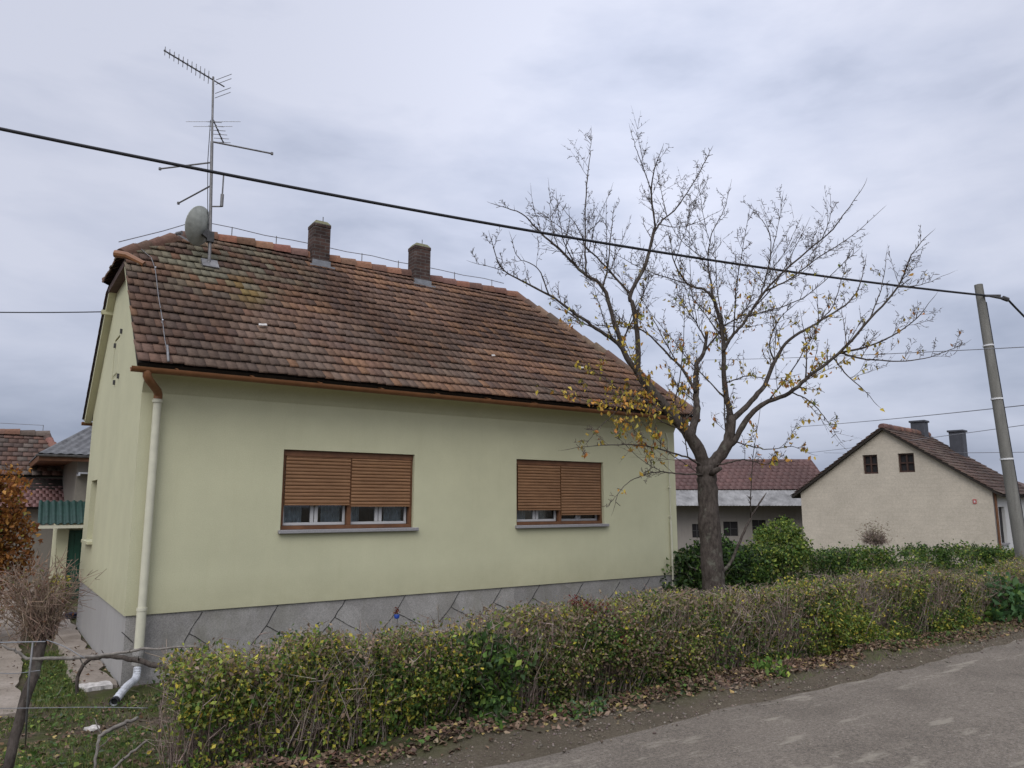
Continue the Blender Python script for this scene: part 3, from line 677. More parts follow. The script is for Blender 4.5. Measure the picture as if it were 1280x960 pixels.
for v, e, r in ((177, (340, 192), .014), (203, (200, 211), .013), (232, (223, 254), .013)):
    mb, a, b = boom(v, e, r); mb.tube([b-np.array([0, 0, .02]), b+np.array([0, 0, .02])], .022, 6); mb.build('boom', M['steel'], mast)
a = mastpt(258); b = a+Rt*.17; m = MB(); m.tube([a, b], .012, 6); m.tube([b, b+np.array([0, 0, .2])], .026, 8); m.tube([b, b+np.array([0, 0, .52])], .012, 6); m.build('whip_antenna', M['steel'], mast, smooth='auto')
m = MB(); m.tube([mastpt(150)-Rt*.03, mastpt(200)-Rt*.06, mastpt(250)-Rt*.05, mastpt(320)-Rt*.02], .006, 5); m.build('antenna_lead', M['cable'], mast)

# ---- satellite dish, seen from behind
dc = mastpt(284)-Rt*.12-Hd*.04
dish = thing('satellite_dish', 'grey oval satellite dish clamped to the mast just above the roof', 'dish', dc)
nd = -Rt*.95+Hd*.26+Zv*.24; nd /= np.linalg.norm(nd); sx = np.cross(Zv, nd); sx /= np.linalg.norm(sx); sy = np.cross(nd, sx)
m = MB(); nr, ns = 7, 32
for th in (0, .012):
    pass
ring = lambda q, off: [dc+sx*(.285*q*math.cos(t))+sy*(.31*q*math.sin(t))+nd*(.11*q*q-.06+off) for t in np.linspace(0, 2*PI, ns, endpoint=False)]
vs = []; qs = np.linspace(.08, 1, nr)
for off in (0, .012):
    for q in qs: vs += ring(q, off)
fs = []
for s in (0, 1):
    b = s*nr*ns
    for i in range(nr-1):
        for k in range(ns): fs.append((b+i*ns+k, b+i*ns+(k+1) % ns, b+(i+1)*ns+(k+1) % ns, b+(i+1)*ns+k))
    fs.append(tuple(b+k for k in range(ns)))
for k in range(ns): fs.append(((nr-1)*ns+k, (nr-1)*ns+(k+1) % ns, (2*nr-1)*ns+(k+1) % ns, (2*nr-1)*ns+k))
m.add(vs, fs); m.build('reflector', M['dish'], dish, smooth='auto')
p = mastpt(296); m = MB(); m.bar(p, dc-nd*.055-Zv*.08, .07, .12); m.box((-.05, -.05, -.09), (.05, .05, .07), None, p); m.build('mount_bracket', M['darksteel'], dish)
lp = dc+nd*.42-sy*.18; m = MB(); m.bar(dc-sy*.29+nd*.05, lp, .025, .025); m.tube([lp, lp-nd*.09+sy*.03], .03, 8); m.build('feed_arm', M['steel'], dish)

# ================================================================== OUTBUILDINGS ON THE LEFT
def flatcol(A, spread=.25):
    A = np.array(A)
    def f(P, C, rg):
        n = len(P); return np.clip(A[rg.integers(0, len(A), n)]*(1-spread+2*spread*rg.random((n, 1)))*(.8+.4*vnoise(P, 1.1, 4))[:, None], .005, .9)
    return f
# barn: upper tiled roof with a hip, lower lean-to of red sheet tiles
barn = thing('barn', 'old tiled barn with a lower reddish lean-to roof behind the brown leaved shrub', 'barn', (-4, 16, 0))
e0 = np.array([.55, 14.9, 2.86]); r1 = atD(58, 545, 22); XE = atD(96, 599, 19.6)[0]; YR2, ZR2 = r1[1], r1[2]
ye, ze = 14.6, 2.86; run, rise = YR2-ye, ZR2-ze; SL = math.hypot(run, rise); ub = np.array([0, run/SL, rise/SL]); nb_ = np.array([0, -rise/SL, run/SL])
XB0 = -9.
V, F, C = tile_field((0, ye, ze), (1, 0, 0), ub, nb_, SL-.03, 9, .24, lambda s: XB0, lambda s: XE+(r1[0]-XE)*s/SL, flatcol([(.115, .080, .065), (.125, .082, .065), (.105, .076, .064), (.14, .082, .062), (.125, .10, .083)], .15), 21, .03, .07)
br = npmesh('roof', V, F, M['tile'], barn, C)
# hip end and rear slope
L2 = math.hypot(XE-r1[0], rise); uh = np.array([-(XE-r1[0])/L2, 0, rise/L2]); nh = np.array([rise/L2, 0, (XE-r1[0])/L2])
V, F, C = tile_field((XE, YR2, ze), (0, 1, 0), uh, nh, L2, 8, .24, lambda s: -run*(1-s/L2), lambda s: run*(1-s/L2), flatcol([(.125, .08, .062), (.16, .085, .06), (.115, .09, .072)]), 22, .03, .06)
npmesh('half_hip', V, F, M['tile'], br, C)
m = MB(); m.add([(XB0, ye, ze), (XE, ye, ze), (r1[0], YR2, ZR2), (XB0, YR2, ZR2), (XE, 2*YR2-ye, ze), (XB0, 2*YR2-ye, ze)], [(0, 1, 2, 3), (1, 4, 2), (4, 5, 3, 2), (0, 3, 5), (0, 5, 4, 1)]); m.build('roof_boarding', M['deck'], br)
m = MB(); caps(m, (XB0, YR2, ZR2), (r1[0]+.05, YR2, ZR2+.02), .12, 24); caps(m, (XE, ye, ze), (r1[0], YR2, ZR2), .11, 8); o = m.build('ridge_tiles', M['tile'], br, smooth='auto'); capcol(o, [(.145, .085, .065), (.125, .09, .073), (.165, .09, .065)])
m = MB(); m.tube([(XB0, YR2, ZR2+.33), (r1[0]-.1, YR2, ZR2+.31)], .008, 5)
for x in (-6.5, -4.5, -2.6, r1[0]-.1): m.tube([(x, YR2, ZR2), (x, YR2, ZR2+.32)], .01, 5)
m.build('conductor_wire', M['wire'], barn)
yl, zl = 13.1, 2.02; run3, rise3 = ye-yl+.1, 2.80-zl; S3 = math.hypot(run3, rise3); u3 = np.array([0, run3/S3, rise3/S3]); n3 = np.array([0, -rise3/S3, run3/S3])
V, F, C = tile_field((0, yl, zl), (1, 0, 0), u3, n3, S3, 9, .15, lambda s: XB0, lambda s: XE+.55, flatcol([(.15, .078, .07), (.14, .073, .066), (.16, .083, .074)], .05), 23, .01, .014)
lr = npmesh('lean_to_roof', V, F, M['sheet'], barn, C)
m = MB(); slab(m, [(XB0, yl+.03, zl), (XE+.55, yl+.03, zl), (XE+.55, ye, 2.79), (XB0, ye, 2.79)], n3, .01, .06); m.build('roof_boarding', M['deck'], lr)
m = MB(); m.box((XB0+.2, yl+.35, -.2), (XE+.4, yl+.6, 2.2)); m.box((XB0+.2, ye+.15, 2.0), (XE-.1, ye+.35, 2.84)); m.box((XE+.15, yl+.6, -.2), (XE+.4, 2*YR2-ye, 2.3)); m.build('wall', M['darkplaster'], barn)
# porch annex behind the house
annex = thing('annex', 'grey roofed annex with brown fascia behind the green house', 'outbuilding', (1.5, 11.4, 0))
ya = 10.3; ez = onY(80, 567, ya)[2]; xl = onY(48, 567, ya)[0]; pk = onY(112, 533, ya+1.15); 
rdir = np.array([pk[0]-xl, 1.15, pk[2]-ez]); top = np.array([xl, ya, ez])+rdir*2.0
m = MB(); T = .05
def corr(mb, a, b, d, c, nrm, waves, amp, th=.012):
    """corrugated sheet over quad a,b (low edge), d above a, c above b"""
    a, b, c, d, nrm = [np.array(q, float) for q in (a, b, c, d, nrm)]; n = waves*6; v = []
    for i in range(n+1):
        t = i/n; h = nrm*amp*math.sin(2*PI*waves*t); v += [a+(b-a)*t+h, d+(c-d)*t+h, a+(b-a)*t+h-nrm*th, d+(c-d)*t+h-nrm*th]
    f = []
    for i in range(n): k = 4*i; f += [(k, k+4, k+5, k+1), (k+2, k+3, k+7, k+6), (k, k+2, k+6, k+4), (k+1, k+5, k+7, k+3)]
    mb.add(v, f)
nA = np.cross((1, 0, 0), top-np.array([xl+top[0]-xl, ya, ez])); nA /= np.linalg.norm(nA)
corr(m, (xl, ya, ez), (4.6, ya, ez), tuple(top), (4.6, top[1], top[2]), nA, 26, .012)
nB = np.cross(top-np.array([xl, ya, ez]), np.array([xl, top[1]*2-ya, ez])-np.array([xl, ya, ez])); nB /= np.linalg.norm(nB); nB = -nB if nB[2] < 0 else nB
yb2 = 2*top[1]-ya; m.add([(xl, ya, ez), tuple(top), (xl, yb2, ez), (xl, ya, ez-.03), (xl, yb2, ez-.03)], [(0, 1, 2), (0, 2, 4, 3)])
m.add([(xl, yb2, ez), tuple(top), (4.6, top[1], top[2]), (4.6, yb2, ez)], [(0, 1, 2, 3)])
ar = m.build('roof', M['greysheet'], annex)
m = MB(); m.box((xl+.02, ya+.02, ez-.17), (4.6, ya+.06, ez-.03)); m.box((xl+.02, ya+.06, ez-.17), (xl+.06, yb2, ez-.03)); m.box((xl+.06, ya+.06, ez-.10), (4.6, yb2, ez-.07)); m.build('fascia', M['woodframe'], annex)
m = MB(); gutter(m, (xl-.05, ya-.03, ez-.03), 4.5, (1, 0, 0), .05); m.build('gutter', M['steel'], annex)
xw = onY(95, 600, ya+.35)[0]; m = MB(); m.box((xw, ya+.35, -.1), (4.4, yb2-.3, ez-.1)); m.build('wall', M['darkplaster'], annex)
m = MB(); lp = onY(104, 592, ya-.15); m.box((lp[0]-.10, lp[1]-.02, lp[2]), (lp[0]+.25, ya+.36, lp[2]+.025), None); m.box((lp[0]-.1, lp[1]-.03, lp[2]-.05), (lp[0]-.06, ya+.3, lp[2]+.03)); m.build('canopy_ledge', M['alu'], annex)
# little green roofed shed
ys = 9.5
shed = thing('garden_shed', 'small cream shed with green corrugated roof and dark green door beside the house', 'shed', (.3, ys, 0))
yf = ys-.45; q0 = onY(47, 655, yf); q1 = onY(54, 626, yf+.95); x9 = 2.4
m = MB(); nn = np.cross((1, 0, 0), np.array([0, .95, q1[2]-q0[2]])); nn /= np.linalg.norm(nn)
corr(m, q0, (x9, yf, q0[2]), (q0[0]+.03, yf+.95, q1[2]), (x9, yf+.95, q1[2]), nn, 22, .022); m.build('roof', M['greensheet'], shed)
m = MB(); m.box((q0[0], yf+.02, q0[2]-.10), (x9, yf+.07, q0[2]-.03)); m.build('fascia', M['cream'], shed)
xp0 = onY(69, 690, ys)[0]; xp1 = onY(84, 690, ys)[0]; xd1 = xp1+.75
m = MB(); m.box((xp0, ys, -.1), (xp1, ys+.45, q0[2]+.05)); m.box((xd1, ys, -.1), (x9, ys+.45, q0[2]+.05)); m.box((xp0+.001, ys+.1, q0[2]-.16), (x9, ys+.449, q0[2]+.08)); m.box((xp0+.002, ys+.45, -.1), (x9, ys+1.2, q0[2]+.02)); m.build('wall', M['wall'], shed)
m = MB(); m.box((xp1, ys+.06, .02), (xd1, ys+.10, q0[2]-.16))
for k in range(6): m.box((xp1+.01+k*.124, ys+.05, .04), (xp1+.118+k*.124, ys+.061, q0[2]-.18))
dr = m.build('door', M['greendoor'], shed); m = MB(); m.box((xd1-.12, ys+.02, .75), (xd1-.09, ys+.055, .9)); m.build('handle', M['steel'], dr)
bz = onZ(90, 771, .05); m = MB(); m.tube([bz-np.array([0, 0, .02]), bz+np.array([0, 0, .03]), bz+np.array([0, 0, .06])], [.10, .125, .13], 16); m.tube([bz+np.array([0, 0, .05]), bz+np.array([0, 0, .066])], [.13, .136], 16)
tag(m.build('tub', M['bluetub'], None, smooth='auto', origin=bz-np.array([0, 0, .02])), 'dark blue plastic tub on the path beside the green wall', 'tub')

# ================================================================== NEIGHBOUR HOUSE
ra = math.radians(46); rd = math.cos(ra)*Hd+math.sin(ra)*Rt; wd = math.cos(ra)*Rt-math.sin(ra)*Hd
G1 = atD(1240, 612, 26); ZE2 = G1[2]; Bp = np.array([G1[0], G1[1], 0])
best = min(np.arange(6, 13, .02), key=lambda w: abs(proj(G1-wd*w)[0]-1001)); WN = best
mid = G1-wd*WN/2; zap = min(np.arange(3, 8, .01), key=lambda zq: abs(proj((mid[0], mid[1], zq))[1]-536)); LN = 4.8
nb = thing('neighbour_house', 'beige gabled neighbour house with two small attic windows and grey chimneys', 'house', Bp)
gl_ = np.array([-wd, (0, 0, 1.), -rd])     # a runs to the left along the gable
def holepx(u0, v0, u1, v1):
    """opening in the gable plane from picture corners"""
    out = []
    for (u, v) in ((u0, v0), (u1, v1)):
        r = ray(u, v); t = ((Bp-CAM)@rd)/(r@rd); p = CAM+r*t; out.append(((p-Bp)@(-wd), p[2]))
    (a0, b0), (a1, b1) = out; return (min(a0, a1), min(b0, b1), max(a0, a1), max(b0, b1))
h1 = holepx(1078, 569, 1098, 592); h2 = holepx(1122, 567, 1144, 590)
wall_poly('wall', [(0, -.3), (WN, -.3), (WN, ZE2), (WN/2, zap-.05), (0, ZE2)], [rect(*h1), rect(*h2)], (Bp, -wd, (0, 0, 1), -rd), M['beige'], nb, .2)
def lb(mb, lo, hi, mi=0):   # box in gable-local coords: a (left), depth along ridge, z
    mb.box(lo, hi, (-wd, rd, np.array([0, 0, 1.])), Bp, mi)
for h in (h1, h2):
    m = MB(); a0, b0, a1, b1 = h
    for p, q in ((a0, a0+.06), (a1-.06, a1), ((a0+a1)/2-.03, (a0+a1)/2+.03)): lb(m, (p, .08, b0+.06), (q, .13, b1-.06))
    lb(m, (a0, .08, b0), (a1, .131, b0+.06)); lb(m, (a0, .08, b1-.06), (a1, .131, b1)); lb(m, (a0+.06, .085, (b0+b1)/2-.025), (a1-.06, .128, (b0+b1)/2+.025))
    o = m.build('window', M['darkframe'], nb); m = MB(); lb(m, (a0, .14, b0), (a1, .5, b1)); m.build('pane', M['blackhole'], o)
# street side
def sidewall():
    fr = (Bp, rd, (0, 0, 1), wd); wo = (.55, .75, 1.35, 2.0); do = (2.9, 0, 3.9, 1.95)
    wall_poly('wall', rect(.02, -.3, LN, ZE2), [rect(*wo), rect(do[0], .02, do[2], do[3])], fr, M['offwhite'], nb, .2)
    def sb(mb, lo, hi): mb.box(lo, hi, (rd, -wd, np.array([0, 0, 1.])), Bp)
    m = MB(); sb(m, (wo[0], .10, wo[1]), (wo[2], .4, wo[3])); o = m.build('window', M['blackhole'], nb); m = MB(); sb(m, (wo[0]-.05, -.06, wo[1]-.05), (wo[2]+.05, .1, wo[1]+.002)); m.build('sill', M['sill'], o)
    m = MB(); sb(m, (do[0], .12, .03), (do[2], .18, do[3])); m.build('door', M['slate'], nb)
    m = MB(); m.tube([Bp+rd*.06+wd*.06+np.array([0, 0, ZE2-.1]), Bp+rd*.06+wd*.06], .045, 8); m.build('downpipe', M['woodframe'], nb)
sidewall()
wall_poly('wall', [(0, -.3), (WN, -.3), (WN, ZE2), (WN/2, zap-.05), (0, ZE2)], [], (Bp+rd*LN, -wd, (0, 0, 1), rd), M['beige'], nb)
wall_poly('wall', rect(0, -.3, LN, ZE2), [], (Bp-wd*WN, rd, (0, 0, 1), -wd), M['beige'], nb)
HR = zap-ZE2; hw = WN/2; ohg, ohe = .18, .35; Ls = math.hypot(hw, HR); Lt = Ls*(1+ohe/hw)
us = (-wd*hw+np.array([0, 0, HR]))/Ls; ns_ = (wd*HR+np.array([0, 0, hw]))/Ls; eo = Bp+np.array([0, 0, ZE2+.06])-us*(Lt-Ls)
ncol = flatcol([(.092, .062, .050), (.11, .072, .056), (.082, .058, .049), (.11, .083, .066)], .15)
V, F, C = tile_field(eo-rd*ohg, rd, us, ns_, Lt-.02, 20, .25, lambda s: 0, lambda s: LN+2*ohg, ncol, 31, .025, .06)
nr_ = npmesh('roof', V, F, M['tile'], nb, C)
ul = (wd*hw+np.array([0, 0, HR]))/Ls; nl = (-wd*HR+np.array([0, 0, hw]))/Ls; el = Bp-wd*WN+np.array([0, 0, ZE2+.06])-ul*(Lt-Ls)
V, F, C = tile_field(el-rd*ohg, rd, ul, nl, Lt-.02, 20, .25, lambda s: 0, lambda s: LN+2*ohg, ncol, 32, .025, .06); npmesh('rear_slope', V, F, M['tile'], nr_, C)
m = MB()
for (e, u_, n_) in ((eo, us, ns_), (el, ul, nl)): slab(m, [e-rd*(ohg-.02), e+rd*(LN+ohg-.02), e+u_*Lt+rd*(LN+ohg-.02), e+u_*Lt-rd*(ohg-.02)], n_, .005, .09)
m.build('roof_boarding', M['deck'], nr_)
rp = mid+np.array([0, 0, zap-mid[2]+.06]); m = MB(); caps(m, rp-rd*ohg, rp+rd*(LN+ohg), .13, 24); o = m.build('ridge_tiles', M['tile'], nr_, smooth='auto'); capcol(o, [(.12, .07, .055), (.15, .085, .06)])
def nchim(u, vt, w, uu, far):
    # one stack on the ridge near the gable, one low on the street slope by the far verge
    if far: c = min((eo+us*(Lt*q)+rd*(LN-.35) for q in np.linspace(.05, .98, 400)), key=lambda p: abs(proj(p)[0]-uu))
    else: c = min((rp+rd*q for q in np.arange(0, LN, .02)), key=lambda p: abs(proj(p)[0]-uu))
    zt = min(np.arange(c[2], c[2]+3, .01), key=lambda zq: abs(proj((c[0], c[1], zq))[1]-vt))
    m = MB(); A = (-wd, rd, np.array([0, 0, 1.])); m.box((-w, -w, -.6), (w, w, zt-c[2]-.08), A, c); m.box((-w-.05, -w-.05, zt-c[2]-.08), (w+.05, w+.05, zt-c[2]), A, c); m.box((-w*.6, -w*.6, zt-c[2]), (w*.6, w*.6, zt-c[2]+.01), A, c); m.build('chimney', M['slate'], nr_, bevel=.01)
nchim(1147, 526, .26, 1150, 0); nchim(1199, 538, .25, 1199, 1)
# lower wing behind, along the same street line
WX = 6.5; wing = MB()
def nbx(mb, lo, hi): mb.box(lo, hi, (rd, -wd, np.array([0, 0, 1.])), Bp)
nbx(wing, (LN+.01, .25, -.3), (LN+WX, WN*.8, ZE2-.25)); wing.build('wing_wall', M['offwhite'], nb)
wing = MB(); e5 = Bp+rd*(LN+.2)+wd*.25+np.array([0, 0, ZE2-.32]); u5 = (-wd*3.0+np.array([0, 0, 1.35])); slab(wing, [e5, e5+rd*WX, e5+rd*WX+u5, e5+u5], np.cross(rd, u5)/np.linalg.norm(u5)*(1 if np.cross(rd, u5)[2] > 0 else -1), 0, .12); wing.build('wing_roof', M['deckbrown'], nb)
wing = MB(); nbx(wing, (LN+.9, .19, 0), (LN+2.2, .26, 1.95)); wing.build('wing_door', M['slate'], nb)
hp = holepx(1216, 624, 1221, 629.5); m = MB(); lb(m, (hp[0], -.025, hp[1]), (hp[2], -.002, hp[3])); pt_ = m.build('number_plate', M['red'], nb); m = MB(); lb(m, (hp[0]+.03, -.029, hp[1]+.035), (hp[2]-.03, -.0255, hp[3]-.05)); m.build('plate_face', M['white'], pt_)

# ================================================================== LOW SHED WITH RED ROOF
DS = 38.; sa = atD(790, 575, DS); sb_ = atD(1006, 574, DS); sdir = sb_-sa; sdir[2] = 0; sl = np.linalg.norm(sdir); sdir /= sl; back = np.array([-sdir[1], sdir[0], 0]); back = back if back@Hd > 0 else -back
zr_, zm_, ze_ = atD(930, 574, DS)[2], atD(930, 612, DS-2.4)[2], atD(930, 632, DS-3.4)[2]
S0 = np.array([sa[0], sa[1], 0])
ls = thing('outbuilding', 'long low outbuilding with dark red roof and pale sheet strip along its eaves', 'outbuilding', S0+sdir*sl/2)
u4 = back*2.4+np.array([0, 0, zr_-zm_]); L4 = np.linalg.norm(u4); u4 /= L4; n4 = np.cross(sdir, u4); n4 = n4 if n4[2] > 0 else -n4
V, F, C = tile_field(S0-back*2.4+np.array([0, 0, zm_]), sdir, u4, n4, L4, 9, .3, lambda s: 0, lambda s: sl+.3, flatcol([(.105, .056, .049), (.098, .053, .046), (.112, .059, .051)], .05), 41, .012, .02)
r4 = npmesh('roof', V, F, M['sheet'], ls, C)
m = MB(); slab(m, [S0-back*2.4+np.array([0, 0, zm_]), S0-back*2.4+sdir*(sl+.3)+np.array([0, 0, zm_]), S0+sdir*(sl+.3)+np.array([0, 0, zr_]), S0+np.array([0, 0, zr_])], n4, .02, .1)
m.add([S0+np.array([0, 0, zr_]), S0+sdir*(sl+.3)+np.array([0, 0, zr_]), S0+sdir*(sl+.3)+back*3+np.array([0, 0, zm_]), S0+back*3+np.array([0, 0, zm_])], [(0, 1, 2, 3)]); m.build('roof_boarding', M['deck'], r4)
m = MB(); a0 = S0-back*3.5+np.array([0, 0, ze_]); b0 = a0+sdir*(sl+.1); d0 = S0-back*2.38+np.array([0, 0, zm_-.02]); nn = np.cross(sdir, d0-a0); nn /= np.linalg.norm(nn); nn = nn if nn[2] > 0 else -nn
corr(m, a0, b0, d0, d0+sdir*(sl+.1), nn, 60, .006); m.build('eaves_sheet', M['cemstrip'], ls)
A4 = (sdir, back, np.array([0, 0, 1.])); wy = -2.3
m = MB()
opx = [(865, 655, 878, 672), (904, 652, 923, 670), (940, 650, 958, 667), (969, 647, 988, 656)]
holes = []
for (u0, v0, u1, v1) in opx:
    q = []
    for (u, v) in ((u0, v0), (u1, v1)):
        r = ray(u, v); t = ((S0+back*wy-CAM)@back)/(r@back); p = CAM+r*t; q.append(((p-S0)@sdir, p[2]))
    holes.append((q[0][0], q[1][1], q[1][0], q[0][1]))
wall_poly('wall', rect(.2, -.4, sl, ze_+.35), [rect(*h) for h in holes], (S0+back*wy, sdir, (0, 0, 1), -back), M['shedwall'], ls, .15)
for h in holes:
    m = MB(); m.box((h[0], wy+.1, h[1]), (h[2], wy+.4, h[3]), A4, S0); o = m.build('window', M['blackhole'], ls)
    m = MB(); m.box((h[0], wy+.06, (h[1]+h[3])/2-.02), (h[2], wy+.09, (h[1]+h[3])/2+.02), A4, S0); m.box(((h[0]+h[2])/2-.02, wy+.055, h[1]), ((h[0]+h[2])/2+.02, wy+.085, h[3]), A4, S0); m.build('frame', M['darksteel'], o)
m = MB(); m.box((sl-.2, wy+.01, -.4), (sl, 3, zm_-.1), A4, S0); m.box((.2, 2.8, -.4), (sl-.2, 3, zm_-.1), A4, S0); m.box((.2, wy+.26, -.4), (.4, 2.8, zm_-.1), A4, S0); m.build('wall', M['shedwall'], ls)
m = MB(); m.tube([a0+sdir*(sl-.05)-np.array([0, 0, .05]), np.array([*(a0+sdir*(sl-.05))[:2], 0])], .05, 8); m.build('downpipe', M['lead'], ls)

# ================================================================== POLE AND WIRES
pt = atD(1223, 356, 14.); pbm = atD(1273, 665, 13.85); gdir = (pbm-pt)/abs(pbm[2]-pt[2]); p0 = pt+gdir*(pt[2]-.1)
pole = thing('utility_pole', 'leaning weathered grey utility pole at the far end of the hedge', 'utility pole', p0)
def pp(zq): return pt+gdir*(pt[2]-zq)
m = MB(); m.tube([pp(zq) for zq in (.0, 1.5, 3, 4.5, pt[2])], [.118, .108, .097, .086, .074], 12); m.build('pole_shaft', M['pole'], pole, smooth='auto')
m = MB(); m.tube([pp(zq)+Rt*(.118-.0073*zq+.010) for zq in (.2, 2, 4, pt[2]-.35)], .022, 8); m.build('shade_strip', M['cable'], pole)  # black strip stands in for the shade along the pole's right edge
for vv in (432, 499, 574):
    zq = min(np.arange(.5, 7, .01), key=lambda q: abs(proj(pp(q))[1]-vv)); m = MB(); rr = .118-.0071*zq+.006; m.tube([pp(zq-.015), pp(zq+.015)], rr+.008, 14); m.build('pole_band', M['band'], pole)
hk = pp(pt[2]-.25); m = MB(); m.bar(hk-Hd*.1, hk-Hd*.1+Rt*.32, .04, .04); m.tube([hk+Rt*.1-Hd*.1, hk+Rt*.34-Hd*.1-np.array([0, 0, .05])], .025, 8); m.tube([hk+Rt*.36-Hd*.1-np.array([0, 0, .04]), hk+Rt*.46-Hd*.1-np.array([0, 0, .08])], .045, 8); m.build('cable_clamp', M['darksteel'], pole)
def catenary(a, b, sag, n=40, t0=0, t1=1):
    a = np.array(a); b = np.array(b); return [a+(b-a)*t-np.array([0, 0, sag*4*t*(1-t)]) for t in np.linspace(t0, t1, n)]
A0 = hk-Hd*.13; B0 = atD(0, 161, 7.6)
def span(sag):      # the sagging span between the point over the road and the pole, carried on past the left edge
    return [B0+(A0-B0)*t-np.array([0, 0, sag*4*t*(1-t)]) for t in np.linspace(-.6, 1, 64)]
def yat(P, u): q = np.array([proj(p) for p in P[18:]]); return np.interp(u, q[:, 0], q[:, 1])
cab = span(min(np.arange(0, .8, .01), key=lambda g: abs(yat(span(g), 620)-281)))
# shift so that the span passes where it does in the photo
m = MB(); m.tube(cab, .021, 8); tag(m.build('power_cable', M['cable'], None, smooth=True, origin=A0), 'thick black power cable crossing in front of the house to the pole', 'cable')
A1 = hk+Rt*.46-Hd*.1-np.array([0, 0, .08]); B1 = atD(1282, 389, 14.9); e1 = A1+(B1-A1)*16; e1[2] += 1.2
m = MB(); m.tube(catenary(A1, e1, 1.0, 40), .02, 8); tag(m.build('power_cable', M['cable'], None, smooth=True, origin=A1), 'short black cable leaving the far side of the pole clamp', 'cable')
def wire(pts, r, label, mat='wire'):
    m = MB(); m.tube(pts, r, 5); tag(m.build('overhead_wire', M[mat], None, smooth=True, origin=pts[0]), label, 'wire', 'overhead wires')
sw = BRK+np.array([-.17, -.02, 0]); se = atD(-420, 371, 9.5); wire(catenary(se, sw, .08, 16), .0095, 'single black service wire reaching the gable wall bracket', 'cable')
def wpx(u0, v0, d0, u1, v1, d1): return catenary(atD(u0, v0, d0), atD(u1, v1, d1), .05, 20)
wire(wpx(880, 450, 27, 1440, 425, 10.2), .008, 'uppermost thin wire tied to the top pale band of the pole')
wire(wpx(990, 534, 28, 1480, 484, 10.), .009, 'thin sagging wire just above the neighbour chimneys')
wire(wpx(1010, 566, 40, 1480, 503, 15), .010, 'thin wire passing just behind the far grey chimney top')
wire(wpx(1030, 566, 44, 1480, 562, 18), .010, 'lowest faint wire behind the pole above the brown roof')

